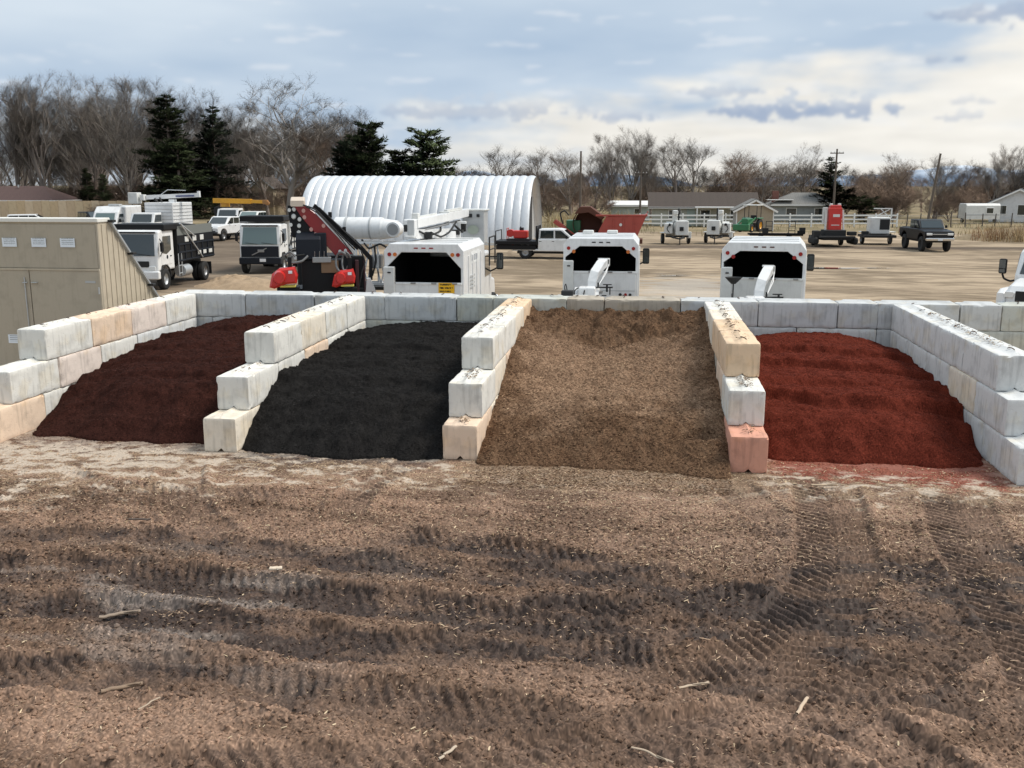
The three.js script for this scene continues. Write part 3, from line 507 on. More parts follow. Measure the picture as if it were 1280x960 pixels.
pile('red mulch heaped in the bay at the right', 2.075, 5.78,
  [[0, -16.3], [.42, -16.75], [.74, -17.1], [.76, -17.9], [.74, -19.4], [.70, -21.2], [.62, -22.2], [.52, -23.6]],
  [[0, -16.1], [.44, -16.5], [.68, -16.8], [.72, -17.5], [.70, -19.0], [.70, -20.6], [.70, -22], [.72, -23.6]],
  [[0, -16.6], [.12, -17.0], [.40, -17.45], [.54, -18.2], [.60, -18.8], [.50, -20.4], [.50, -21.2], [.48, -22.5], [.40, -23.6]],
  { cols: [[.046, .0084, .0050], [.160, .033, .0195]], hi: [.32, .10, .06], bright: .04, n: 22000, size: .5, lump: .06, wob: .3, s: 33, spill: .12, grit: .010, rake: .045, cliffs: [[-17.75, .14], [-18.9, .07], [-20.0, .12], [-21.4, .09]],
    });
// ---------------------------------------------------------------- materials of machines
const paint = (r, g, b, rough = .35) => new THREE.MeshPhysicalMaterial({ color: lin(r, g, b), roughness: rough, clearcoat: .35, clearcoatRoughness: .3, map: dirtTex });
const M = {
  white: paint(.80, .80, .79), offwhite: paint(.70, .70, .67, .5), greyPaint: paint(.45, .46, .46, .5), black: soil({ color: lin(.010, .010, .011), roughness: .55, specularIntensity: .45 }), navy: soil({ color: lin(.014, .017, .024), roughness: .55, specularIntensity: .45 }), red: paint(.58, .020, .014, .35), darkRed: paint(.24, .008, .013, .3), gloss: new THREE.MeshPhysicalMaterial({ color: lin(.008, .009, .012), roughness: .35, specularIntensity: .35 }), rust: std(lin(.11, .042, .026), .9, 0, { map: dirtTex }), redOxide: paint(.38, .055, .035, .6), green: paint(.02, .16, .06), yellow: paint(.75, .36, .015), yellowTag: std(lin(.85, .58, .02), .5), limeTag: std(lin(.72, .62, .12), .5),
  rubber: std(lin(.018, .018, .018), .85), steel: std(lin(.35, .35, .35), .45, .8), galv: std(lin(.55, .57, .58), .45, .6), chrome: std(lin(.75, .75, .75), .15, 1), glass: new THREE.MeshPhysicalMaterial({ color: lin(.02, .03, .032), roughness: .06, clearcoat: 1, clearcoatRoughness: .03 }), screen: new THREE.MeshPhysicalMaterial({ color: lin(.10, .15, .145), roughness: .08, clearcoat: 1, clearcoatRoughness: .03 }), lens: std(lin(.8, .8, .78), .15), lampRed: std(lin(.32, .012, .012), .25), lampAmber: std(lin(.6, .16, .03), .25), dark: std(lin(.02, .02, .02), .8), liner: std(lin(.012, .011, .010), .95), hose: std(lin(.16, .16, .16), .6), tanMetal: std(lin(.50, .43, .325), .6, .0, { map: dirtTex }), tanDoor: std(lin(.44, .385, .30), .6, 0, { map: dirtTex }), paper: std(lin(.78, .80, .82), .8),
};
const wheelCache = {};
function wheel(parent, x, z, r = .38, w = .26, rimMat = M.steel) {
  const key = r + '_' + w; const c = wheelCache[key] ??= (() => {
    const pr = [[.56, -.46], [.62, -.5], [.86, -.5], [.97, -.42], [1, -.28], [1, .28], [.97, .42], [.86, .5], [.62, .5], [.56, .46]].map(([a, b]) => new THREE.Vector2(a * r, b * w)); const t = muv(flat(new THREE.LatheGeometry(pr, 28).rotateZ(-Math.PI / 2)));
    const rp = [[.01, .18], [.16, .20], [.18, .12], [.44, .05], [.50, .30], [.58, .44], [.58, -.46], [.01, -.2]].map(([a, b]) => new THREE.Vector2(a * r, b * w)); const h = muv(flat(new THREE.LatheGeometry(rp, 20).rotateZ(-Math.PI / 2))); return [t, h];
  })();
  const t = new THREE.Mesh(c[0], M.rubber), h = new THREE.Mesh(c[1], rimMat); t.name = 'wheel'; h.name = 'rim'; t.position.set(x, r, z); if (x < 0) h.rotation.y = Math.PI; t.castShadow = h.castShadow = true; t.add(h); parent.add(t);
}
function archProfile(zs, r, y0, rest) {             // lower edge from rear to front with wheel arches, then the given upper outline
  const pts = []; for (const zc of zs) for (let a = 0; a <= 8; a++) { const t = Math.PI * (1 - a / 8); pts.push([zc + r * Math.cos(t), y0 + r * .82 * Math.sin(t)]); } return [...pts, ...rest];
}
const lamp = (x, y, z, r = .05, d = -1) => cy(r, r, .03, 'z', x, y, z + d * .012, 12);
function plate(parent, x, y, z) { part(parent, 'license_plate', [bx(.32, .16, .015, x, y, z, .004)], M.paper); }

// pickup: front is +z
function pickup(name, label, pos, turn, o = {}) {
  const t = thing(name, label, o.category || 'pickup truck', pos, turn, o.group), P = o.paint || M.white, lift = o.lift || 0, r = o.r || .40, W = 1.96;
  const Y = y => y + lift, rz = -1.75, fz = 1.85;
  const up = o.flatbed ? [[2.78, .55], [2.82, .95], [2.72, 1.12], [1.30, 1.24], [1.12, 1.24], [-.95, 1.24], [-.95, .62], [-2.6, .62], [-2.6, .5]] : o.suv ? [[2.5, .55], [2.54, .9], [2.45, 1.05], [1.25, 1.16], [-2.5, 1.18], [-2.55, .5]] : [[2.78, .55], [2.82, .95], [2.72, 1.12], [1.30, 1.24], [-.95, 1.24], [-2.86, 1.22], [-2.9, .6]];
  part(t, 'body', [side(archProfile([o.suv ? -1.55 : rz, o.suv ? 1.55 : fz], r + .09, .48, up).map(([z, y]) => [z, Y(y)]), W, 0, .05)], P);
  const cb = o.suv ? [[-2.4, 1.17], [-2.2, 1.78], [.15, 1.80], [1.15, 1.17]] : [[-.95, 1.23], [-.9, 1.84], [.35, 1.87], [.62, 1.82], [1.3, 1.23]];
  const cab = part(t, 'cab', [side(cb.map(([z, y]) => [z, Y(y)]), 1.72, 0, .06)], P);
  const [a, b] = o.suv ? [[1.15, 1.17], [.15, 1.80]] : [[1.3, 1.23], [.62, 1.82]], f = (q, k, e) => [lerp(a[0], b[0], k) + .028 * .8, Y(lerp(a[1], b[1], k)) + .028 * .8], A = f(0, .10), Bq = f(0, .92);
  part(t, 'windshield', [quad([-.76, A[1], A[0]], [.76, A[1], A[0]], [.68, Bq[1], Bq[0]], [-.68, Bq[1], Bq[0]])], o.glass || M.glass);
  for (const s of [-1, 1]) {
    const wx = s * .868, wins = o.suv ? [[[.95, 1.22], [.12, 1.70], [-.35, 1.70], [-.35, 1.22]], [[-.45, 1.22], [-.45, 1.70], [-1.2, 1.70], [-1.2, 1.22]], [[-1.3, 1.22], [-1.3, 1.70], [-2.1, 1.68], [-2.25, 1.22]]] : [[[1.05, 1.29], [.48, 1.76], [.12, 1.76], [.12, 1.29]], [[.02, 1.29], [.02, 1.76], [-.78, 1.75], [-.82, 1.29]]];
    for (const w of wins) part(t, 'side_window', [side(w.map(([z, y]) => [z, Y(y)]), .02, wx, 0)], M.glass);
    part(t, 'mirror', [bx(.16, .2, .12, s * 1.06, Y(1.38), .85, .03), bx(.14, .04, .05, s * .95, Y(1.32), .88)], M.black);
    part(t, 'headlight', [bx(.40, .16, .06, s * .70, Y(.93), o.suv ? 2.52 : 2.80, .03)], M.lens);
    each(t, 'door_handle', [bx(.02, .03, .16, s * .99, Y(1.1), .0), bx(.02, .03, .16, s * .99, Y(1.1), -.8)], M.black);
    part(t, 'tail_light', [bx(.06, .3, .14, s * .95, Y(.95), o.suv ? -2.5 : o.flatbed ? -2.55 : -2.86, .01)], M.lampRed);
  }
  const fz2 = o.suv ? 2.54 : 2.82;
  const gr = part(t, 'grille', [bx(1.02, .30, .05, 0, Y(.93), fz2, .02), bx(1.5, .12, .05, 0, Y(.70), fz2, .02)], M.dark); each(gr, 'grille_bar', [bx(1.04, .05, .03, 0, Y(.93), fz2 + .03)], o.bar || M.chrome);
  part(t, 'bumper', [bx(1.9, .2, .22, 0, Y(.58), fz2 + .03, .05)], o.bumper || M.chrome); plate(t, 0, Y(.58), fz2 + .15);
  part(t, 'undercarriage', [bx(1.5, .25, 4.6, 0, Y(.45), 0)], M.dark);
  if (!o.suv && !o.flatbed) part(t, 'cargo_bed', [bx(1.62, .03, 1.8, 0, Y(1.245), -1.95, .005)], M.dark);
  if (o.flatbed) {
    part(t, 'flatbed', [bx(2.3, .22, 2.7, 0, 1.0, -2.35, .02), bx(2.1, .28, 2.5, 0, .72, -2.35)], M.black); part(t, 'headache_rack', [bx(2.0, .08, .06, 0, 2.0, -1.05), bx(2.0, .9, .03, 0, 1.5, -1.05), bx(.08, 1, .08, -1, 1.55, -1.05), bx(.08, 1, .08, 1, 1.55, -1.05)], M.black);
    each(t, 'stake_post', [rod([-1.1, 1.1, -3.6], [-1.1, 1.75, -3.6], .03), rod([1.1, 1.1, -3.6], [1.1, 1.75, -3.6], .03), rod([-1.1, 1.72, -3.6], [1.1, 1.72, -3.6], .03)], M.black);
  }
  for (const s of [-1, 1]) { wheel(t, s * .84, o.suv ? 1.55 : fz, r, .27, o.rim || M.steel); wheel(t, s * .84, o.suv ? -1.55 : rz, r, .27, o.rim || M.steel); }
  return t;
}

// ---------------------------------------------------------------- chip trucks (rear at z = 0, front +z)
function strokes(W, H, bg, fg, rows) { const rh = H / rows; return texRGB(W, H, (i, j, o) => { const r = Math.floor(j / rh), y = j / rh - r, on = y > .22 && y < .74 && i > W * .06 && i < W * (.9 - .12 * ((rows - r) % 2)) && noise(i * .42 + r * 31, Math.floor(y * 4) * .37) > -.12; for (let k = 0; k < 3; k++) o[k] = on ? fg[k] : bg[k]; }); }   // print too small to read
function sign(parent, name, w, h, tex, pos, ry = 0) { const g = new THREE.BoxGeometry(w, h, .006), m = new THREE.Mesh(g, std(0xffffff, .6, 0, { map: tex })); m.name = name; m.position.set(...pos); m.rotation.y = ry; m.castShadow = true; parent.add(m); return m; }
function chipTruck(label, x, z, o = {}) {
  const t = thing('chip_truck', label, 'chip truck', [x, 0, z], Math.PI - (o.turn || 0)), tg = o.gate || 1.94, top = o.top || 2.95, hx = 1.15;
  const outline = [[-hx, .95], [hx, .95], [hx, top - .20], [hx - .16, top], [-hx + .16, top], [-hx, top - .20]], inner = [[-hx + .05, 1.02], [-hx + .05, top - .22], [-hx + .18, top - .05], [hx - .18, top - .05], [hx - .05, top - .22], [hx - .05, 1.02]];
  const open = [[-1.07, tg], [-1.07, tg + .40], [-.65, top - .24], [.65, top - .24], [1.09, tg + .42], [1.07, tg]];
  const box = part(t, 'chip_box', [front(outline, .06, 3.6, .02, [inner]), front(outline, 3.55, 3.62, .01)], M.white);
  part(box, 'box_liner', [front(inner.map(([a, b]) => [a * .992, b]), .10, 3.5, 0, [inner.map(([a, b]) => [a * .97, b * .985 + .03]).reverse()]), front(inner.map(([a, b]) => [a * .98, b]), 3.44, 3.5, 0)], M.liner);
  each(box, 'side_rib', [.7, 1.4, 2.1, 2.8].flatMap(q => [bx(.04, 1.5, .09, hx + .015, 1.8, q), bx(.04, 1.5, .09, -hx - .015, 1.8, q)]), M.white);
  part(t, 'rear_frame', [front(outline, -.02, .07, .012, [open])], M.white);
  part(t, 'tailgate', [bx(2.16, tg - 1.0, .05, 0, (tg + 1.0) / 2, -.05, .015), bx(2.2, .07, .06, 0, tg - .03, -.06, .015), bx(2.2, .07, .06, 0, 1.08, -.06, .015)], o.gateMat || M.white);
  part(t, 'hinge_box', [bx(.32, 1.32, .16, .99, 1.62, -.10, .03)], M.offwhite); each(t, 'latch', [bx(.10, .04, .04, .97, 2.12, -.2), cy(.055, .055, .03, 'z', .95, 1.32, -.19, 10)], M.dark);
  for (const s of [-1, 1]) {
    part(t, 'tail_light', [lamp(s * .99, top - .30, -.025, .055)], M.lampRed); each(t, 'turn_light', [lamp(s * .83, top - (o.flatLamps ? .30 : .40), -.025, .055)], o.amber || M.lampAmber);
  }
  each(t, 'marker_light', [-.22, 0, .22].map(q => bx(.12, .035, .02, q, top - .12, -.03)), o.marker || M.lampRed);
  part(t, 'rear_bumper', [bx(2.2, .18, .2, 0, .85, -.05, .03), bx(.16, .3, .5, 0, .75, -.05)], M.dark); each(t, 'stop_light', [lamp(-.78, 1.24, -.075, .05), lamp(.62, 1.24, -.075, .05)], M.lampRed); each(t, 'reflector', [lamp(-.62, 1.24, -.075, .05), lamp(-.92, 1.24, -.075, .045)], M.dark); part(t, 'gate_seam', [bx(2.14, .018, .012, 0, 1.36, -.078, 0)], M.greyPaint); each(t, 'gate_hinge', [-.9, -.3, .3, .9].map(q => cy(.03, .03, .14, 'x', q, tg - .01, -.10, 8)), M.steel); part(t, 'reflective_tape', [bx(1.9, .05, .006, 0, .98, -.155, 0)], M.lampRed); each(t, 'roof_seam', [.9, 1.8, 2.7].map(q => bx(1.9, .02, .05, 0, top + .004, q, .004)), M.greyPaint);
  // chassis and cab
  part(t, 'chassis', [bx(.9, .28, 6.4, 0, .8, 3.3)], M.dark);
  each(t, 'tool_box', [bx(.5, .6, 1.5, hx - .22, .66, 2.6, .03), bx(.5, .6, 1.5, -hx + .22, .66, 2.6, .03)], M.white);
  const cab = part(t, 'cab', [side([[3.85, .75], [5.75, .75], [5.75, 1.55], [5.25, 2.42], [4.05, 2.46], [3.85, 2.3]], 2.1, 0, .08)], M.white);
  part(t, 'hood', [side([[5.7, .7], [7.1, .62], [7.2, 1.0], [7.05, 1.35], [5.7, 1.52]], 1.9, 0, .1)], M.white);
  part(t, 'windshield', [quad([-.86, 1.62, 5.73], [.86, 1.62, 5.73], [.8, 2.36, 5.31], [-.8, 2.36, 5.31])], M.glass);
  each(t, 'rear_window', [quad([.5, 1.9, 3.84], [-.5, 1.9, 3.84], [-.5, 2.25, 3.86], [.5, 2.25, 3.86])], M.glass);
  for (const s of [-1, 1]) {
    part(t, 'side_window', [side([[5.45, 1.62], [5.12, 2.3], [4.3, 2.3], [4.3, 1.62]], .02, s * 1.055, 0)], M.glass);
    const mr = part(t, 'mirror', [bx(.24, .56, .12, s * (hx + .24), 2.05, 5.35, .05)], M.black); each(mr, 'mirror_glass', [bx(.19, .46, .012, s * (hx + .24), 2.05, 5.286, 0)], M.glass); each(mr, 'mirror_arm', [rod([s * 1.05, 1.7, 5.4], [s * (hx + .2), 1.85, 5.38], .025), rod([s * 1.05, 2.2, 5.4], [s * (hx + .2), 2.2, 5.38], .02)], M.black);
    part(t, 'headlight', [bx(.3, .22, .05, s * .72, 1.0, 7.2, .04)], M.lens);
    wheel(t, s * .98, 6.1, .46, .28); wheel(t, s * .95, 1.5, .46, .28); wheel(t, s * .66, 1.5, .46, .28);
    part(t, 'mud_flap', [bx(.6, .6, .02, s * .82, .5, .85, .005)], M.rubber);
  }
  part(t, 'front_bumper', [bx(2.1, .26, .2, 0, .58, 7.25, .05)], M.chrome);
  if (o.roofBits) each(t, 'roof_cap', o.roofBits, M.offwhite);
  return t;
}
// forestry bucket truck: chip box with a folded boom on top
{
  const t = chipTruck('white chip truck with folded boom and bucket on top, yellow tag on its tailgate', -6.17, -27.1, { gate: 1.83, top: 2.92, flatLamps: true });
  sign(t, 'warning_label', .46, .29, strokes(96, 60, [.94, .72, .10], [.14, .11, .02], 3), [-.66, 1.69, -.089], Math.PI);
  // on-truck X: local x = -(worldX - truckX), local z = -(worldZ - truckZ)
  const e = [.85, 3.34, 1.5], k = [-.25, 3.55, 5.2];
  each(t, 'boom_valve', [bx(.22, .2, .2, .3, 3.06, 2.0, .03), bx(.3, .16, .24, -.1, 3.05, 4.2, .03), bx(.16, .3, .16, -.3, 3.2, 4.6, .03)], M.dark); part(t, 'pedestal', [cy(.34, .3, .7, 'y', .1, 2.75, 3.75, 18), bx(.9, .25, .9, .1, 2.45, 3.75, .04)], M.white);
  const lb = part(t, 'lower_boom', [bar([.1, 3.05, 3.8], [.66, 3.12, 1.5], .26, .28)], M.white); part(lb, 'lift_cylinder', [rod([.15, 2.85, 3.4], [.55, 2.98, 2.1], .06), rod([.55, 2.98, 2.1], [.7, 3.02, 1.7], .035)], M.steel);
  const el = part(t, 'elbow', [cy(.25, .25, .34, 'x', .70, 3.25, 1.45, 20), bx(.36, .52, .42, .70, 3.3, 1.4, .05)], M.white); part(el, 'elbow_cover', [bx(.20, .44, .03, .64, 3.32, 1.17, .01)], M.greyPaint); part(el, 'pivot_cap', [bx(.10, .2, .02, .80, 3.3, 1.17, .01)], M.dark);
  const ub = part(t, 'upper_boom', [bar([.62, 3.42, 1.5], [-.3, 3.66, 5.0], .26, .24)], M.white); each(ub, 'boom_fitting', [bar([.72, 3.57, 1.9], [.3, 3.66, 3.1], .10, .07), bar([.1, 3.74, 3.7], [-.22, 3.80, 4.6], .12, .08), bx(.2, .22, .26, .62, 3.62, 1.75, .03), bx(.34, .34, .12, .12, 3.56, 3.6, .02)], M.offwhite); each(ub, 'leveling_rod', [rod([.62, 3.22, 1.7], [-.18, 3.42, 4.6], .025), rod([.52, 3.20, 1.7], [.0, 3.34, 3.6], .035)], M.steel); each(ub, 'lettering', [.2, .34, .48, .6, .68].map(q => bar([lerp(.75, -.3, q) + .154, lerp(3.42, 3.66, q) + .05, lerp(1.5, 5, q)], [lerp(.75, -.3, q + .05) + .154, lerp(3.42, 3.66, q + .05) + .05, lerp(1.5, 5, q + .05)], .01, .12)), M.greyPaint);
  each(t, 'hydraulic_hose', [tb([[.5, 3.2, 1.6], [.3, 3.05, 2.1], [.1, 3.15, 2.8], [.2, 3.3, 3.3]], .03), tb([[.2, 3.15, 1.9], [.0, 3.0, 2.4], [-.1, 3.1, 3.2], [-.2, 3.4, 3.9]], .03), tb([[-.1, 3.3, 4.0], [-.3, 3.05, 4.4], [-.2, 3.3, 4.8]], .035)], M.dark);
  part(t, 'boom_rest', [bx(.12, .55, .12, -.2, 3.1, 4.3), bx(.5, .08, .14, -.2, 3.36, 4.3)], M.white);
  const bk = part(t, 'bucket', [side([[5.05, 2.62], [5.78, 2.62], [5.84, 3.72], [5.0, 3.72]], .74, -.55, .05)], M.greyPaint); part(bk, 'bucket_lip', [bx(.84, .06, .90, -.55, 3.74, 5.42, .03)], M.offwhite); each(bk, 'bucket_control', [bx(.14, .12, .06, -.45, 3.56, 4.98), bx(.1, .1, .06, -.72, 3.56, 4.98), bx(.2, .14, .1, -.08, 3.6, 4.98)], M.dark);
  const em = new THREE.Mesh(new THREE.CircleGeometry(.19, 24).scale(1, .8, 1), std(lin(.36, .40, .33), .6)); em.name = 'round_emblem'; em.position.set(-.55, 3.1, 4.985); em.rotation.y = Math.PI; bk.add(em);
  part(t, 'guard_rail', [rod([-1.25, 2.0, 4.0], [-1.25, 2.9, 4.0], .025), rod([-1.25, 2.9, 4.0], [-1.25, 2.9, 5.2], .025), rod([-1.25, 2.9, 5.2], [-1.25, 2.0, 5.2], .025), rod([-1.25, 2.5, 4.0], [-1.25, 2.5, 5.2], .02)], M.dark);
  sign(t, 'side_lettering', 1.5, .34, strokes(160, 40, [.90, .90, .89], [.56, .58, .60], 1), [-1.157, 2.45, 1.9], -Math.PI / 2);
  each(t, 'side_louver', [0, 1, 2, 3].map(q => bx(.03, .07, .9, -1.165, 1.6 + q * .11, 1.2, .01)), M.greyPaint);
}
chipTruck('white chip truck standing behind the tan bark bay with a chipper chute in its box', -1.30, -30.1, { gate: 1.95, top: 2.95, roofBits: [bx(.35, .14, .4, .55, 3.0, 2.8, .03), bx(.35, .14, .4, -.25, 3.0, 2.9, .03)], marker: M.dark });
chipTruck('white chip truck with dull roof behind the red mulch bay, chipper chute in its box', 3.34, -28.1, { turn: .14, gate: 1.99, top: 2.97, gateMat: M.offwhite, amber: M.lampRed, marker: M.rust });

function duct(pts, w, hgt) {                          // bent rectangular duct along a path
  const q0 = pts.map(p => new THREE.Vector3(...p)), n = q0.length - 1, rings = [], v = []; for (let i = 0; i <= n; i++) { const p = q0[i], T = q0[Math.min(n, i + 1)].clone().sub(q0[Math.max(0, i - 1)]).normalize(), X = new THREE.Vector3(1, 0, 0).addScaledVector(T, -T.x).normalize(), Y = new THREE.Vector3().crossVectors(T, X); rings.push([[1, 1], [-1, 1], [-1, -1], [1, -1]].map(([a, b]) => p.clone().addScaledVector(X, a * w / 2).addScaledVector(Y, b * hgt / 2))); }
  const q = (a, b, d, e) => { for (const t of [a, b, d, a, d, e]) v.push(t.x, t.y, t.z); }; for (let i = 0; i < n; i++) for (let k = 0; k < 4; k++) { const m = (k + 1) % 4; q(rings[i][k], rings[i][m], rings[i + 1][m], rings[i + 1][k]); } q(...rings[n]); const g = new THREE.BufferGeometry(); g.setAttribute('position', new THREE.Float32BufferAttribute(v, 3)); g.setAttribute('uv', new THREE.Float32BufferAttribute(new Float32Array(v.length / 3 * 2), 2)); g.computeVertexNormals(); return g;
}
// tow-behind wood chippers: the chute swings up into the truck (towing end +z)
function chipper(label, x, z) {
  const t = thing('wood_chipper', label, 'wood chipper', [x, 0, z], Math.PI);
  part(t, 'frame', [bx(.14, .14, 3.2, .35, .62, .2), bx(.14, .14, 3.2, -.35, .62, .2), bx(.9, .14, .14, 0, .62, 1.5), bar([.3, .62, 1.6], [0, .6, 2.5], .1), bar([-.3, .62, 1.6], [0, .6, 2.5], .1)], M.dark);
  part(t, 'drum_housing', [cy(.46, .46, .72, 'x', .18, 1.12, .55, 24), bx(.72, .5, .9, .18, .95, .3, .05)], M.white);
  part(t, 'engine_cover', [bx(.95, .70, 1.0, .55, 1.08, -.6, .06)], M.offwhite); part(t, 'chute_base', [bx(.50, .42, .5, .16, 1.42, .22, .05)], M.white); each(t, 'fuel_tank', [bx(.42, .5, .5, .96, 1.0, .7, .05)], M.white); part(t, 'battery_box', [bx(.34, .22, .3, .70, 1.46, -.35, .02)], M.dark);
  part(t, 'feed_chute', [side([[-.9, .75], [-1.5, .6], [-1.5, 1.55], [-.9, 1.3]], 1.1, -.25, .03)], M.white);
  const c = part(t, 'discharge_chute', [duct([[.04, 1.40, .50], [.04, 1.74, .54], [-.03, 1.98, .64], [-.20, 2.22, .94], [-.27, 2.26, 1.18]], .25, .23), bx(.32, .05, .06, -.25, 2.37, 1.18, .01)], M.white);
  part(c, 'chute_flap', [bx(.30, .03, .30, -.29, 2.36, 1.34, .01), bx(.03, .22, .28, -.43, 2.26, 1.32, .008)], M.offwhite); each(c, 'chute_handle', [rod([-.16, 1.66, .42], [-.36, 1.98, .8], .014), rod([-.36, 1.98, .8], [-.42, 2.22, 1.2], .014), rod([-.14, 1.60, .42], [-.40, 2.15, 1.0], .012)], M.white); each(c, 'crank', [rod([-.02, 1.60, .32], [-.58, 1.61, .30], .022), bx(.26, .03, .05, -.42, 1.69, .30), bx(.035, .22, .04, -.50, 1.5, .3), bx(.05, .16, .04, -.15, 1.66, .40)], M.dark);
  part(t, 'swivel_ring', [cy(.3, .3, .07, 'y', .02, 1.44, .55, 20)], M.steel);
  each(t, 'hydraulic_hose', [tb([[.5, 1.1, -.1], [.52, 1.5, .0], [.42, 1.58, .3], [.16, 1.5, .4]], .02), tb([[.7, 1.2, -.1], [.8, 1.62, -.1], [.78, 1.7, .1], [.7, 1.2, .3]], .016), tb([[.3, 1.0, -.1], [.24, 1.45, -.1], [.2, 1.62, .1], [.1, 1.5, .3]], .018)], M.dark);
  each(t, 'data_plate', [bx(.14, .10, .01, -.34, 1.36, .05, .002), bx(.06, .2, .01, -.42, 1.6, .05, .002)], M.dark);
  for (const s of [-1, 1]) { wheel(t, s * .82, -.1, .36, .22); each(t, 'fender', [bx(.28, .03, .85, s * .84, .8, -.1, .01), bx(.28, .2, .03, s * .84, .72, .32, .01)], M.dark); }
  return t;
}
const chipperA = chipper('white wood chipper with curved chute, hitched behind the middle chip truck', -1.45, -28.3);
const chipperB = chipper('white wood chipper with curved chute, hitched behind the chip truck by the red mulch', 3.15, -26.3);
part(chipperB, 'funnel', [cy(.06, .24, .18, 'y', .72, 2.02, .55, 12, true), rod([.72, 1.4, .55], [.72, 1.96, .55], .018)], M.dark);

// ---------------------------------------------------------------- tan metal enclosure beside the left wall
{
  const t = thing('storage_enclosure', 'tall tan metal enclosure with double doors and sloping back, left edge', 'storage box', [-12.67, 0, -21.5]), W = 6.2;
  part(t, 'shell', [side([[0, 0], [0, 3.70], [-.46, 3.70], [-4.1, .08], [-4.1, 0]], W, -W / 2, .01)], M.tanMetal);
  each(t, 'front_seam', [bx(.025, 3.6, .02, -W / 2 + 1.3, 1.8, .012, 0), bx(.05, 3.68, .03, -.03, 1.84, .014, .004)], M.tanDoor);
  for (const [x0, x1] of [[-3.62, -1.84], [-1.82, -.06]]) { const d = part(t, 'door', [bx(x1 - x0, 2.52, .04, (x0 + x1) / 2, 1.30, .024, .01)], M.tanDoor); each(d, 'door_handle', [x0 < -2 ? bx(.12, .02, .05, x1 - .10, 2.27, .07, .008) : bx(.16, .02, .05, x0 + .12, 2.27, .07, .008)], M.galv); if (x0 > -2) part(d, 'hinge_tag', [bx(.26, .05, .012, x1 - .22, 2.30, .048, .003)], M.greyPaint); }
  part(t, 'upper_panel', [bx(3.56, 1.02, .03, -1.84, 3.13, .018, .008)], M.tanDoor); part(t, 'side_panel_front', [bx(2.3, 3.6, .03, -4.8, 1.82, .018, .008)], M.tanDoor);
  for (let i = 0; i < 17; i++) { const z = -.16 - i * .225, h = z > -.46 ? 3.68 : 3.70 + (z + .46) * .995; if (h > .2) part(t, 'siding_rib', [bx(.022, h - .04, .06, .008, (h - .04) / 2 + .01, z, .006)], M.tanMetal); }
  each(t, 'roof_cap', [bx(W + .06, .10, .56, -W / 2, 3.74, -.22, .02)], std(lin(.78, .76, .70), .5));
  part(t, 'edge_trim', [bar([.0, 3.72, -.44], [.0, .1, -4.08], .16, .05)], M.galv); part(t, 'back_sheet', [quad([-W, 3.72, -.47], [0, 3.72, -.47], [0, .1, -4.11], [-W, .1, -4.11], .01)], M.galv);
  each(t, 'clip', [[3.68, -.46], [2.86, -1.3], [2.0, -2.16], [1.1, -3.06]].map(([y, z]) => bx(.2, .06, .16, .06, y + .03, z, .01)), M.dark);
  each(t, 'door_frame', [bx(.05, 2.6, .05, -3.65, 1.31, .035, .006), bx(3.64, .05, .05, -1.84, 2.585, .035, .006), bx(.045, 2.56, .05, -.035, 1.30, .037, .006)], M.tanMetal); each(t, 'hinge', [.5, 1.3, 2.1].flatMap(y => [cy(.022, .022, .16, 'y', -.07, y, .06, 8), cy(.022, .022, .16, 'y', -3.6, y, .06, 8)]), M.galv); each(t, 'lock_bar', [rod([-1.95, .3, .07], [-1.95, 2.4, .07], .014)], M.galv);
  [-.77, -1.5, -2.25].forEach((x, i) => sign(t, 'paper_notice', .37, .21, texRGB(64, 40, (a, b, o) => { const l = b % 8 > 3 && noise(a * .35 + i * 9, b * .9) > -.1 && a > 6 && a < 58 && b > 8 ? .62 : .93; o[0] = l * .97; o[1] = l; o[2] = Math.min(1, l * 1.03); }), [x, 3.22, .054]));
  sign(t, 'paper_notice', .37, .21, texRGB(64, 40, (a, b, o) => { const l = b % 9 > 4 && a > 6 && a < 54 && b > 7 ? .66 : .93; o[0] = l * .97; o[1] = l; o[2] = Math.min(1, l * 1.03); }), [-2.35, .9, .05]);
}

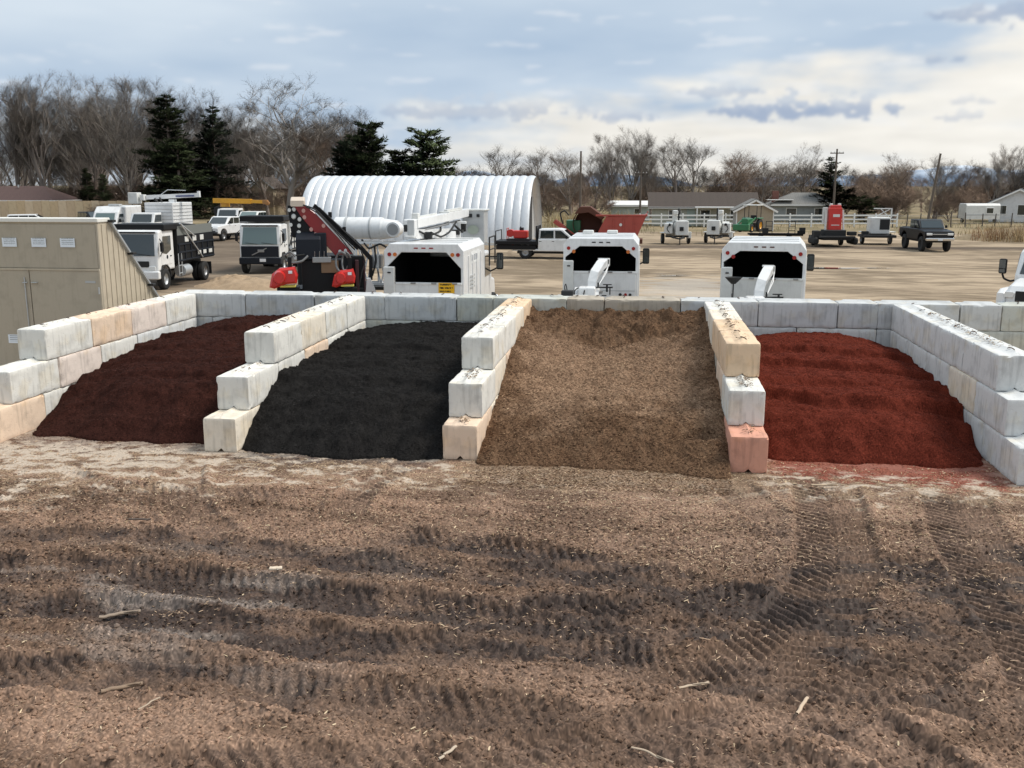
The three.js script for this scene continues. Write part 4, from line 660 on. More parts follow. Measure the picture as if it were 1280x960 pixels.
// ---------------------------------------------------------------- truck with red hydraulic arm (rear towards the bays)
{
  const t = thing('hydraulic_arm_truck', 'black truck with big dark red hydraulic arm and two bright red motor heads', 'crane truck', [-9.12, 0, -26.9], .30); t.scale.x = .87;
  // local x to the right as seen from the bays, local z towards the bays
  part(t, 'rear_body', [bx(1.35, 1.75, .5, .05, 1.60, .0, .03), bx(2.5, .6, 1.2, .1, 1.35, -.5, .04), bx(.5, 1.9, .4, 1.15, 1.6, -.2, .03)], M.black);
  part(t, 'chassis', [bx(.9, .3, 7, 0, .8, -3.6), bx(2.4, .2, 5.5, 0, 1.05, -3.4)], M.dark);
  const cab = part(t, 'cab', [side([[-5.4, .7], [-5.4, 2.2], [-6.9, 2.2], [-7.3, 1.5], [-7.4, .7]], 2.2, 0, .08)], M.black); each(cab, 'rear_window', [bx(1.2, .4, .02, 0, 1.9, -5.39, 0)], M.glass);
  part(t, 'control_housing', [side([[.3, 2.5], [.3, 3.05], [-.1, 3.30], [-.8, 3.30], [-.9, 2.5]], .8, -.38, .04), bx(.35, .75, .5, .02, 2.85, -.1, .03)], M.navy);
  const arm = part(t, 'arm', [front([[-.80, 3.98], [-.38, 3.96], [-.10, 3.74], [1.03, 2.62], [.46, 2.58], [-.30, 3.36], [-.60, 3.70]], -.30, .02, .015)], M.darkRed);
  part(arm, 'arm_edge', [bar([-.06, 3.78, -.14], [1.06, 2.66, -.14], .30, .06)], M.offwhite); part(arm, 'arm_cap', [side([[.06, 3.96], [.06, 4.12], [-.30, 4.22], [-.5, 4.0]], .46, -.68, .04)], std(lin(.62, .52, .42), .6)); each(arm, 'wear_plate', [[-.5, 3.84], [-.48, 3.66], [.12, 3.42], [-.15, 3.18], [-.28, 3.32]].map(([x, y]) => cy(.06, .06, .02, 'z', x, y, .03, 10).scale(1, 1, 1)), std(lin(.55, .30, .26), .5));
  part(t, 'linkage_plate', [front([[-1.0, 3.98], [-.78, 4.0], [-.58, 3.70], [-.28, 3.36], [-.40, 3.05], [-.9, 3.1], [-.95, 3.4]], -.26, -.02, .012)], M.black);
  each(t, 'pivot_pin', [[-.95, 3.86], [-.80, 3.88], [-.82, 3.68], [-.92, 3.45], [-.66, 3.42], [-.68, 3.22], [-.24, 3.08], [-.64, 3.6]].map(([x, y], i) => cy(.055 + (i % 3) * .012, .05, .05, 'z', x, y, .0, 12)), M.offwhite);
  part(t, 'extension_boom', [bar([-.18, 3.98, -.2], [1.30, 2.78, -.2], .12, .14), bar([-.1, 3.84, -.05], [1.2, 2.74, -.05], .06, .06), rod([.0, 3.92, .02], [1.3, 2.80, .02], .03), bar([1.28, 2.80, -.2], [1.62, 2.46, -.2], .14, .14), bar([1.62, 2.5, -.2], [1.60, 1.85, -.2], .10, .12), bx(.12, .16, .16, .34, 3.72, -.1), bx(.12, .16, .16, .78, 3.3, -.1), bx(.14, .14, .14, 1.1, 2.95, -.1)], M.black);
  each(t, 'stabilizer', [bx(.14, 1.5, .2, 1.36, 1.7, -.1, .02), bx(.12, 1.4, .18, 1.15, 1.75, .1, .02)], std(lin(.05, .012, .015), .5)); part(t, 'stabilizer_foot', [front([[1.38, 1.42], [1.80, 1.40], [1.72, 1.62], [1.58, 1.92], [1.46, 1.9]], -.3, .0, .02)], M.white);
  for (const [x, y, s] of [[-1.18, 2.02, 1], [.72, 1.98, .85]]) {
    const m = part(t, 'motor_head', [front([[-.46, -.26], [-.36, .10], [-.12, .26], [.36, .30], [.44, .05], [.40, -.16], [.05, -.18], [-.30, -.30]].map(([a, b]) => [x + a * s, y + b * s]), .30, .72, .06), cy(.20 * s, .16 * s, .2, 'z', x - .12 * s, y + .02, .78, 16)], M.red);
    part(m, 'yellow_band', [bx(.5 * s, .06, .3, x + .12 * s, y - .24 * s, .52, .02)], M.limeTag); each(m, 'white_tag', [bx(.12, .08, .01, x + .22 * s, y + .16 * s, .735, .002)], M.paper);
    each(t, 'motor_bracket', [bx(.7 * s, .5, .4, x + .12, y - .52, .4, .02), bx(.12, .4, .2, x + .2, y + .36, .45)], M.black);
  }
  const loop = (cx, cyy, rx, ry) => [...Array(13)].map((_, i) => { const a = i / 12 * 5.4 + .5; return [cx + Math.cos(a) * rx, cyy + Math.sin(a) * ry, .5 + .1 * Math.sin(i)]; });
  each(t, 'hydraulic_hose', [tb(loop(.68, 2.42, .20, .28), .035, 8, 40), tb(loop(.82, 2.40, .14, .30), .03, 8, 40), tb([[-1.1, 2.5, .4], [-.9, 2.42, .5], [-.6, 2.46, .5], [-.4, 2.6, .4]], .035), tb([[-1.15, 2.62, .4], [-.95, 2.72, .5], [-.8, 2.6, .5]], .03), tb([[-1.0, 2.9, .2], [-.9, 2.6, .4], [-1.05, 2.3, .5]], .03)], M.hose);
  each(t, 'arm_hose', [tb([[-.5, 4.0, .06], [-.1, 3.86, .1], [.5, 3.3, .1], [1.1, 2.74, .1]], .022), tb([[-.42, 3.96, .1], [.0, 3.74, .12], [.6, 3.14, .12], [1.0, 2.66, .14]], .018), tb([[-.9, 3.1, .1], [-.98, 2.8, .3], [-.8, 2.62, .4], [-.5, 2.64, .42]], .025), tb([[1.3, 2.7, .0], [1.42, 2.4, .1], [1.3, 2.1, .15], [1.2, 1.7, .15]], .025)], M.dark); each(t, 'valve_lever', [-.2, -.05, .1, .25].map(q => rod([q, 2.5, .32], [q + .02, 2.72, .40], .012)), M.steel); part(t, 'valve_bank', [bx(.6, .16, .14, .03, 2.48, .3, .02)], M.steel);
  each(t, 'hose_fitting', [[-.92, 2.85], [-.88, 2.66], [-.80, 2.56], [.62, 2.72], [.8, 2.74]].map(([x, y]) => cy(.05, .05, .08, 'z', x, y, .45, 10)), M.galv);
  part(t, 'plywood_pad', [bx(.55, .34, .04, .28, 2.28, .28, .005)], std(lin(.22, .14, .08), .8));
  for (const s of [-1, 1]) { wheel(t, s * .95, -1.6, .5, .3); wheel(t, s * .95, -6.3, .5, .3); }
}
// white tank trailer on an open lattice frame
{
  const t = thing('tank_trailer', 'white cylindrical tank on an open white lattice frame, behind the red arm', 'tank trailer', [-10.0, 0, -35]);
  const tk = part(t, 'tank', [cy(.40, .40, 1.75, 'x', -.35, 3.0, 0, 28), cy(.36, .30, .12, 'x', .58, 3.0, 0, 24)], M.white); each(tk, 'tank_band', [cy(.412, .412, .10, 'x', -.8, 3.0, 0, 28), cy(.412, .412, .06, 'x', .1, 3.0, 0, 28)], M.greyPaint);
  const nz = part(t, 'nozzle', [cy(.26, .26, .6, 'z', 1.02, 2.98, .2, 22), cy(.40, .30, .7, 'x', .75, 2.98, 0, 22)], M.white); part(nz, 'nozzle_cap', [cy(.2, .2, .03, 'z', 1.02, 2.98, .51, 20)], M.steel);
  const bars = []; for (const z of [-.35, .35]) { bars.push(bar([-1.3, 2.5, z], [1.2, 2.5, z], .07), bar([-1.3, 1.0, z], [1.2, 1.0, z], .08)); for (let i = 0; i < 7; i++) { const a = -1.3 + i * .36, b = a + .36; bars.push(bar([a, i % 2 ? 1.0 : 2.5, z], [b, i % 2 ? 2.5 : 1.0, z], .05)); } } for (const x of [-1.3, -.4, .4, 1.2]) bars.push(bar([x, 2.5, -.35], [x, 2.5, .35], .05), bar([x, 1, -.35], [x, 1, .35], .05), bar([x, 1, .35], [x, 2.5, .35], .05));
  part(t, 'lattice_frame', bars, M.white); part(t, 'pump', [bx(.4, .5, .4, .3, 1.8, .1, .05), cy(.14, .14, .5, 'y', .75, 1.9, .3, 12)], M.steel); part(t, 'valve_pipe', [tb([[-.2, 2.6, .3], [.1, 2.3, .45], [.5, 2.45, .4], [.8, 2.3, .4]], .035), tb([[.3, 2.4, .4], [.35, 1.8, .5], [.2, 1.3, .45]], .035)], M.dark);
  part(t, 'deck', [bx(2.8, .12, 2.0, 0, .9, 0)], M.dark); for (const s of [-1, 1]) { wheel(t, s * 1.0, .5, .4, .26); wheel(t, s * 1.0, -.5, .4, .26); }
}

// ---------------------------------------------------------------- cab-over trucks
function cabOver(name, label, pos, turn, o) {       // front +z, front face of the cab at z = 0
  const t = thing(name, label, 'dump truck', pos, turn), P = M.white, h = o.h || 2.62, w = 2.12;
  part(t, 'cab', [side([[-1.75, .85], [-1.75, h - .06], [-1.3, h], [-.38, h], [-.22, h - .08], [-.02, 1.55], [0, .85], [-.28, .85], [-.36, 1.02], [-.62, 1.14], [-.95, 1.02], [-1.08, .85]], w, 0, .07)], P);
  part(t, 'windshield', [quad([-.92, 1.52, .012], [.92, 1.52, .012], [.86, h - .17, -.185], [-.86, h - .17, -.185])], o.screen || M.glass);
  each(t, 'wiper', [bar([-.1, 1.54, .03], [-.75, 1.62, .02], .02), bar([.75, 1.54, .03], [.1, 1.62, .02], .02)], M.dark);
  for (const s of [-1, 1]) {
    const d = part(t, 'door', [side([[-.35, 1.1], [-.35, 1.7], [-.52, h - .2], [-1.45, h - .2], [-1.45, 1.1]], .02, s * (w / 2 + .004), .004)], P); part(d, 'door_window', [side([[-.42, 1.62], [-.56, h - .28], [-1.38, h - .28], [-1.38, 1.72], [-.9, 1.55]], .02, s * (w / 2 + .012), 0)], M.glass); each(d, 'door_handle', [bx(.03, .05, .16, s * (w / 2 + .02), 1.45, -1.32)], M.dark); part(d, 'door_decal', [cy(.09, .09, .012, 'x', s * (w / 2 + .014), 1.42, -.95, 16)], M.navy);
    const mr = part(t, 'mirror', [bx(.12, .42, .2, s * (w / 2 + .16), 1.9, -.12, .04)], M.black); each(mr, 'mirror_arm', [rod([s * w / 2, 2.25, -.3], [s * (w / 2 + .16), 2.1, -.14], .02), rod([s * w / 2, 1.5, -.3], [s * (w / 2 + .16), 1.72, -.14], .02)], M.black);
    part(t, 'headlight', [bx(.32, .18, .06, s * .78, o.dark ? .78 : .98, .0, .03)], M.lens); part(t, 'wheel_arch', [tb([...Array(9)].map((_, i) => { const a = Math.PI * i / 8; return [s * (w / 2 + .0), .52 + .56 * Math.sin(a), -.68 + .56 * Math.cos(a)]; }), .04)], M.dark);
  }
  const gr = part(t, 'grille', o.dark ? [bx(1.96, .56, .05, 0, 1.16, .012, .03)] : [bx(1.3, .26, .05, 0, 1.16, .005, .02)], o.dark ? M.navy : M.dark); if (o.dark) part(gr, 'grille_emblem', [bar([-.42, .98, .05], [.36, 1.34, .05], .03, .05), bx(.34, .14, .02, .06, 1.2, .045, .01)], M.steel);
  part(t, 'bumper', [bx(2.2, .36, .24, 0, .68, -.02, .06)], o.dark ? M.navy : M.white); plate(t, .15, .72, .105);
  part(t, 'chassis', [bx(.9, .3, o.len, 0, .8, -o.len / 2 - .3)], M.dark); part(t, 'sun_visor', [bx(1.9, .08, .06, 0, h - .1, -.15, .03)], M.dark);
  const b0 = -1.95, b1 = b0 - (o.bed || 4.2), bw = 2.3, by = 1.15, bt = o.bt || 2.45;
  const bed = part(t, 'dump_bed', [bx(bw, .12, b0 - b1, 0, by, (b0 + b1) / 2), bx(.07, bt - by, b0 - b1, bw / 2 - .03, (by + bt) / 2, (b0 + b1) / 2), bx(.07, bt - by, b0 - b1, -bw / 2 + .03, (by + bt) / 2, (b0 + b1) / 2), bx(bw, bt + .5 - by, .08, 0, (by + bt + .5) / 2, b0), bx(bw, bt - by, .07, 0, (by + bt) / 2, b1)], o.bedMat || M.black);
  part(bed, 'cab_guard', [bx(bw + .02, .30, 1.5, 0, bt + .42, b0 + .62, .06)], M.black);
  const ribs = []; for (let i = 0; i <= 6; i++) for (const s of [-1, 1]) ribs.push(bx(.06, bt - by - .35, .07, s * (bw / 2 + .02), (by + bt - .35) / 2, lerp(b0 - .1, b1 + .1, i / 6))); for (const s of [-1, 1]) for (const q of [.02, .38, .74]) ribs.push(bx(.06, .07, b0 - b1, s * (bw / 2 + .02), by + q, (b0 + b1) / 2)); part(bed, 'side_ribs', ribs, M.navy);
  if (o.mesh) { part(bed, 'rolled_tarp', [tb([[-.8, bt + .25, b1 + 1.3], [0, bt + .3, b1 + 1.3], [.8, bt + .25, b1 + 1.3]], .16, 8)], M.dark); for (const s of [-1, 1]) { part(bed, 'mesh_side', [bx(.02, .44, b0 - b1 - .1, s * (bw / 2 - .02), bt + .2, (b0 + b1) / 2, 0)], std(lin(.16, .17, .16), .9)); each(bed, 'tarp_arm', [rod([s * (bw / 2 + .08), bt + .55, b0 - .25], [s * (bw / 2 + .1), by + .02, b1 + 1.7], .035), rod([s * (bw / 2 + .08), bt + .55, b0 - .2], [s * (bw / 2 + .05), bt - .1, b0 - 1.9], .035)], M.galv); each(bed, 'white_pad', [[.5, .85], [1.4, .85], [2.3, .85], [1.9, .18], [2.55, .18], [3.3, .18]].map(([q, yy]) => bx(.03, .24, .42, s * (bw / 2 + .025), by + yy + .1, b0 - q - .5, .01)), M.offwhite); part(t, 'step_ladder', [rod([s * 1.15, .5, -1.95], [s * 1.15, 1.5, -1.95], .025), rod([s * 1.15, .5, -2.3], [s * 1.15, 1.5, -2.3], .025), rod([s * 1.15, .6, -1.95], [s * 1.15, .6, -2.3], .025), rod([s * 1.15, .95, -1.95], [s * 1.15, .95, -2.3], .025)], M.galv); } }
  each(t, 'fuel_tank', [cy(.28, .28, .8, 'z', 1.0, .68, -2.8, 16), cy(.28, .28, .8, 'z', -1.0, .68, -2.8, 16)], M.galv);
  for (const s of [-1, 1]) { wheel(t, s * .96, -.68, .46, .28, M.galv); wheel(t, s * 1.0, b1 + 1.1, .46, .28); wheel(t, s * .7, b1 + 1.1, .46, .28); part(t, 'mud_flap', [bx(.6, .6, .02, s * .85, .55, b1 + .42, 0)], M.rubber); }
  return t;
}
cabOver('dump_truck', 'dump truck with white cab and black ribbed bed, behind the tan enclosure', [-22.0, 0, -40.0], .06, { len: 6, bed: 4.3, bt: 2.30, mesh: true, h: 2.62 });
cabOver('dump_truck', 'white cab-over truck with dark grille, left of the red hydraulic arm', [-19.75, 0, -48.6], .12, { len: 6, bed: 4, bt: 2.4, dark: true, screen: M.screen, h: 2.58, bedMat: M.offwhite });

// ---------------------------------------------------------------- trucks parked further off
pickup('pickup_truck', 'white crew cab pickup parked at the left beside the yellow boom truck', [-35.2, 0, -79.3], -.12, { lift: .1, r: .44, bumper: M.dark, bar: M.white });
pickup('sport_utility', 'pale white sport utility car half hidden behind the white cab-over truck', [-36.2, 0, -87.2], .1, { suv: true, category: 'car', paint: M.offwhite, glass: M.screen, lift: .35, r: .45 });
pickup('parked_car', 'white car roof showing above the tan enclosure, far left', [-58.3, 0, -88], 2.0, { suv: true, category: 'car' });
pickup('parked_car', 'black car parked beside the brush heap, far left', [-57.5, 0, -97], .9, { suv: true, category: 'car', paint: M.gloss, bumper: M.black });
const flatbed = pickup('flatbed_pickup', 'white pickup with black flatbed, parked before the corrugated hut', [-5.6, 0, -61.9], Math.PI / 2 - .02, { flatbed: true });
pickup('pickup_truck', 'black lifted pickup with chrome grille bar, parked at the far right', [20.0, 0, -73.6], .06, { paint: M.gloss, lift: .3, r: .52, rim: M.dark });
{
  const t = thing('engine_set', 'red engine driven machine strapped on the black flatbed', 'machine', [-7.9, 1.11, -61.9], Math.PI / 2);
  part(t, 'skid', [bx(.9, .08, 1.5, 0, .05, 0)], M.dark); part(t, 'housing', [bx(.8, .5, .9, 0, .38, .15, .08), cy(.24, .24, .6, 'x', 0, .45, -.5, 16)], M.red); part(t, 'exhaust', [rod([.2, .6, .1], [.2, .85, .1], .04), cy(.14, .14, .2, 'y', -.1, .7, .2, 12)], M.dark); part(t, 'frame_bar', [rod([-.4, .1, -.7], [-.4, .75, -.7], .025), rod([.4, .1, -.7], [.4, .75, -.7], .025), rod([-.4, .75, -.7], [.4, .75, -.7], .025)], M.red);
}
// box van facing the bays and the bucket truck beside it
{
  const t = thing('box_van', 'white high roof van with pale windshield at the far left', 'van', [-45.3, 0, -78.6], .05);
  part(t, 'body', [side([[.2, .5], [1.3, .5], [1.35, 1.1], [.9, 1.35], [.3, 2.3], [-.2, 2.75], [-4, 2.8], [-4, .5]], 2.2, 0, .1)], M.white); part(t, 'windshield', [quad([-.9, 1.42, .90], [.9, 1.42, .90], [.82, 2.22, .40], [-.82, 2.22, .40])], M.screen); part(t, 'roof_unit', [bx(1.0, .18, .6, .2, 2.86, -1.0, .05)], M.greyPaint);
  for (const s of [-1, 1]) { part(t, 'side_window', [side([[.6, 1.45], [.2, 2.15], [-.5, 2.15], [-.5, 1.45]], .02, s * 1.105, 0)], M.glass); part(t, 'headlight', [bx(.3, .2, .05, s * .8, .95, 1.34, .03)], M.lens); part(t, 'mirror', [bx(.12, .3, .16, s * 1.28, 1.6, .5, .03)], M.black); wheel(t, s * .95, .5, .4, .26); wheel(t, s * .95, -3, .4, .26); }
  part(t, 'grille', [bx(1.2, .24, .05, 0, .95, 1.34, .02)], M.dark); part(t, 'bumper', [bx(2.1, .22, .16, 0, .6, 1.38, .05)], M.dark);
}
{
  const t = thing('bucket_truck', 'white bucket truck with ribbed box and boom lying over it, far left', 'bucket truck', [-41.2, 0, -76.4], .0);
  part(t, 'service_box', [bx(2.5, 1.9, 3.6, .7, 2.15, -3.6, .05)], M.white); each(t, 'box_rib', [0, 1, 2, 3, 4, 5].map(i => bx(.05, .04, 3.5, 1.96, 1.45 + i * .28, -3.6, .01)).concat([0, 1, 2, 3, 4, 5].map(i => bx(2.4, .04, .05, .7, 1.45 + i * .28, -1.79, .01))), M.greyPaint);
  part(t, 'cab', [side([[.9, .7], [.9, 1.3], [-.1, 1.5], [-.5, 2.25], [-1.6, 2.3], [-1.75, .7]], 2.1, 0, .08)], M.white); part(t, 'windshield', [quad([-.86, 1.56, -.08], [.86, 1.56, -.08], [.8, 2.18, -.42], [-.8, 2.18, -.42])], M.glass); part(t, 'grille', [bx(1.2, .3, .05, 0, 1.0, .9, .02)], M.dark); part(t, 'bumper', [bx(2.1, .25, .2, 0, .65, .95, .05)], M.chrome);
  for (const s of [-1, 1]) { part(t, 'side_window', [side([[-.25, 1.55], [-.52, 2.12], [-1.5, 2.12], [-1.5, 1.55]], .02, s * 1.055, 0)], M.glass); part(t, 'headlight', [bx(.26, .2, .05, s * .78, 1.0, .9, .03)], M.lens); wheel(t, s * .95, .1, .45, .28); wheel(t, s * .95, -4, .45, .28); }
  part(t, 'bucket', [bx(.85, .95, .8, -2.0, 3.45, -3.0, .06), bx(.4, .5, .5, -1.25, 3.5, -3.0, .05)], M.offwhite); const bm = part(t, 'boom', [bar([-1.0, 3.52, -3.2], [3.6, 3.72, -3.6], .34, .36), cy(.14, .14, .4, 'y', 3.5, 3.85, -3.6, 12), bx(.5, .3, .5, 1.2, 3.2, -3.4, .04)], M.white); part(bm, 'boom_stripe', [bar([1.6, 3.62, -3.2], [3.2, 3.66, -3.33], .01, .12)], std(lin(.06, .08, .22), .5)); each(t, 'strut', [bar([.2, 3.0, -2.8], [-.2, 3.4, -3.0], .16), bar([.5, 3.1, -2.9], [.2, 3.5, -3.1], .1)], M.dark); part(t, 'rope_frame', [rod([.1, 3.7, -3.4], [.8, 4.15, -3.4], .03), rod([.8, 4.15, -3.4], [2.4, 4.1, -3.5], .03)], M.galv);
}
{
  const t = thing('boom_truck', 'white truck carrying a long yellow boom at the left', 'crane truck', [-39.8, 0, -91], .05);
  part(t, 'cab', [side([[1.9, .7], [1.9, 1.3], [.9, 1.5], [.5, 2.3], [-.7, 2.35], [-.8, .7]], 2.1, 0, .08)], M.white); part(t, 'windshield', [quad([-.86, 1.56, .92], [.86, 1.56, .92], [.8, 2.2, .60], [-.8, 2.2, .60])], M.glass); part(t, 'deck', [bx(2.3, .3, 5, 0, 1.1, -3.4), bx(1.6, 1.3, .8, -1.2, 1.8, -1.4)], M.dark);
  const b = part(t, 'yellow_boom', [bar([-2.2, 3.05, -1.6], [1.6, 2.98, -1.6], .5, .46), bar([1.5, 2.98, -1.6], [2.9, 2.93, -1.6], .36, .32)], M.yellow); part(b, 'boom_head', [bx(.5, .4, .4, 3.0, 2.92, -1.6, .03), cy(.2, .2, .3, 'z', 3.2, 2.8, -1.6, 12)], std(lin(.35, .17, .06), .7)); part(t, 'turret', [cy(.5, .45, 1.5, 'y', -1.2, 2.1, -1.9, 16)], M.yellow);
  for (const s of [-1, 1]) { part(t, 'side_window', [side([[.75, 1.6], [.5, 2.15], [-.5, 2.15], [-.5, 1.6]], .02, s * 1.055, 0)], M.glass); wheel(t, s * .95, 1.1, .45, .28); wheel(t, s * .95, -4, .45, .28); }
}
// rusty drum machine and red hopper behind the flatbed
{
  const t = thing('tub_grinder', 'red hopper with a dark rusty drum and conveyor, behind the middle chip truck', 'grinder', [-3.0, 0, -68.4], .0);
  part(t, 'hopper', [front([[-.2, 1.25], [.4, 2.45], [3.15, 2.55], [2.55, 1.15]], -1.1, 1.1, .04)], M.redOxide); each(t, 'hopper_rim', [bx(3.5, .12, .1, 1.45, 2.52, 1.1, .02), bx(.12, .12, 2.2, 3.12, 2.55, 0, .02), bx(.1, .1, .1, 3.2, 2.75, .9)], M.redOxide); each(t, 'hopper_rib', [.9, 1.6, 2.3].map(x => bx(.08, 1.1, .08, x, 1.85, 1.12, .01)), M.redOxide); part(t, 'pivot_disc', [cy(.1, .1, .06, 'z', 1.4, 1.9, 1.14, 14)], M.offwhite);
  part(t, 'rusty_drum', [cy(1.0, 1.0, 1.6, 'z', -.9, 1.95, 0, 24, true), cy(.95, .95, .1, 'z', -.9, 1.95, -.6, 24), bx(1.2, 1.0, 1.5, -.9, 1.0, 0, .03)], M.rust); part(t, 'drum_lid', [front([[-1.8, 2.6], [-1.4, 3.1], [-.7, 3.1], [.3, 2.4], [.1, 2.2], [-.8, 2.7]], -.8, .8, .03)], M.rust);
  part(t, 'conveyor', [bar([-3.2, 2.1, .5], [-1.5, .9, .5], .12, .25), bar([-3.2, 2.1, -.3], [-1.5, .9, -.3], .12, .25), bar([-3.1, 1.95, .1], [-1.5, .8, .1], .8, .06)], M.redOxide); part(t, 'engine', [bx(1.0, .9, 1.2, -1.9, 1.7, -.6, .05)], M.green); part(t, 'operator_arm', [tb([[-2.6, 1.9, .2], [-2.8, 2.6, .2], [-2.5, 2.8, .2], [-2.2, 2.5, .2]], .05)], M.dark);
  part(t, 'chassis', [bx(5.2, .3, 1.6, .3, .75, 0)], M.rust); for (const s of [-1, 1]) { wheel(t, s * .85, .6, .45, .28); wheel(t, s * .85, -.6, .45, .28); }
}
// two white chippers parked on the lot, seen from the engine end
function parkedChipper(label, x, z, turn, flip) {
  const t = thing('parked_chipper', label, 'wood chipper', [x, 0, z], turn, 'white chippers parked in the lot'), s0 = flip ? -1 : 1;
  part(t, 'engine_cover', [bx(1.0, 1.15, 1.2, s0 * .35, 1.25, .3, .08)], M.offwhite); part(t, 'drum_housing', [cy(.55, .55, .7, 'x', -s0 * .4, 1.15, -.4, 20), bx(.6, .8, .8, -s0 * .65, 1.2, .2, .06)], M.offwhite); const c = part(t, 'discharge_chute', [bx(.36, .8, .4, -s0 * .1, 2.05, -.3, .05), bx(.36, .3, .8, -s0 * .1, 2.45, -.1, .05)], M.offwhite); part(c, 'exhaust_stack', [rod([s0 * .15, 1.8, .1], [s0 * .15, 2.75, .1], .06)], M.dark);
  each(t, 'fender', [bx(.32, .05, 1.0, 1.05, .86, -.2), bx(.32, .05, 1.0, -1.05, .86, -.2), bx(.3, .5, .3, 1.0, .7, .3, .03)], M.offwhite); part(t, 'frame', [bx(1.8, .14, .14, 0, .6, .6), bx(.12, .12, 2.4, .4, .55, .6), bx(.12, .12, 2.4, -.4, .55, .6), bar([.4, .55, 1.6], [0, .5, 2.4], .1), bar([-.4, .55, 1.6], [0, .5, 2.4], .1), bx(.08, .6, .08, 0, .35, 2.3)], M.dark); part(t, 'control_box', [bx(.3, .3, .1, s0 * .3, 1.2, .95, .02), cy(.1, .1, .1, 'z', -s0 * .6, 1.5, .65, 12)], M.dark); each(t, 'hydraulic_hose', [tb([[-s0 * .2, 1.8, .6], [-s0 * .35, 1.5, .8], [-s0 * .3, 1.0, .8]], .03), tb([[-s0 * .6, 1.6, .6], [-s0 * .8, 1.2, .7], [-s0 * .6, .9, .6]], .03)], M.dark);
  for (const s of [-1, 1]) wheel(t, s * 1.02, -.2, .4, .24); return t;
}
parkedChipper('white chipper with dark stack, parked left of the other in the lot', 2.5, -78.6, .1, false);
parkedChipper('white chipper with dark stack, parked beside the tan shed', 5.9, -79.9, -.2, true);
// green tractor and low trailer with ramps
{
  const t = thing('farm_tractor', 'small green tractor with pale canopy before the tan shed', 'tractor', [9.0, .62, -86], -.5);
  part(t, 'hood', [bx(.6, .55, 1.2, 0, .9, .75, .1)], M.green); part(t, 'seat', [bx(.5, .12, .5, 0, .9, -.3, .05), bx(.5, .5, .1, 0, 1.15, -.55, .05)], M.dark); each(t, 'rear_fender', [bx(.35, .1, .9, .62, 1.15, -.4, .04), bx(.35, .1, .9, -.62, 1.15, -.4, .04)], M.green); part(t, 'canopy', [bx(1.3, .08, 1.3, 0, 2.25, -.35, .04)], M.offwhite); each(t, 'canopy_post', [[.55, .1], [-.55, .1], [.55, -.8], [-.55, -.8]].map(([x, z]) => rod([x, 1.0, z], [x, 2.2, z], .03)), M.dark); part(t, 'loader', [bar([.5, 1.2, .2], [.5, .6, 1.8], .1), bar([-.5, 1.2, .2], [-.5, .6, 1.8], .1), bx(1.4, .5, .4, 0, .45, 1.9, .05)], M.green); part(t, 'axle', [bx(.4, .4, 1.9, 0, .55, .2)], M.dark);
  for (const s of [-1, 1]) { wheel(t, s * .62, -.4, .55, .3, M.yellow); wheel(t, s * .5, 1.0, .34, .2, M.yellow); }
}
{
  const t = thing('flat_trailer', 'low black equipment trailer with two raised ladder ramps', 'trailer', [10.6, 0, -82.4], 0);
  part(t, 'deck', [bx(4.2, .14, 2.0, 0, .6, 0), bx(4.4, .1, .1, 0, .7, 1.0), bx(.5, .3, .4, 1.9, .8, .9)], M.black); for (const x of [-.6, 1.2]) { part(t, 'ramp', [bar([x - .25, .6, .9], [x - .25, 1.7, .9], .05), bar([x + .25, .6, .9], [x + .25, 1.7, .9], .05), ...[.95, 1.3, 1.68].map(y => bx(.5, .05, .05, x, y, .9))], M.dark); } each(t, 'mesh_gate', [bx(.5, .5, .04, 2.0, .95, 1.0), bx(.5, .5, .04, -.9, .9, 1.02)], M.dark); for (const x of [-.5, .5]) { wheel(t, 1.12, x, .36, .22); wheel(t, -1.12, x, .36, .22); }
}
{
  const t = thing('equipment_trailer', 'upright red machine on a low black trailer, right of the grey roof house', 'machine trailer', [14.1, 0, -76.9], .1);
  part(t, 'deck', [bx(2.1, .2, 4, 0, .62, -.6), bx(2.6, .14, .5, 0, .75, 1.3)], M.dark); part(t, 'red_mast', [bx(.95, 1.75, .6, .05, 2.0, .2, .05), bx(.8, .25, .5, .05, 2.95, .2, .05)], M.red); each(t, 'mast_label', [bx(.5, .2, .02, .1, 2.3, .51, .004), bx(.6, .06, .02, .05, 1.6, .51, .004)], M.offwhite); each(t, 'light_bar', [bx(.22, .18, .2, -.25, 3.1, .2, .04), bx(.22, .18, .2, .35, 3.1, .2, .04)], M.offwhite); each(t, 'guard_frame', [bar([-.65, .8, .4], [-.6, 2.7, .2], .12), bar([.75, .8, .4], [.65, 2.7, .2], .12), bx(.3, 1.2, .5, -.55, 2.3, -.2)], M.offwhite); part(t, 'machine_base', [bx(1.6, .5, 1.2, 0, 1.0, .3, .05), bx(.6, .3, .6, 1.2, 1.0, .9, .05), bx(.5, .6, .8, -1.35, .9, .6, .05)], M.dark); each(t, 'tread', [bx(.4, .55, 2, -1.45, .45, .3, .2), bx(.4, .55, 2, 1.45, .45, .3, .2)], M.rubber); for (const s of [-1, 1]) wheel(t, s * 1.05, -1.2, .38, .24);
}
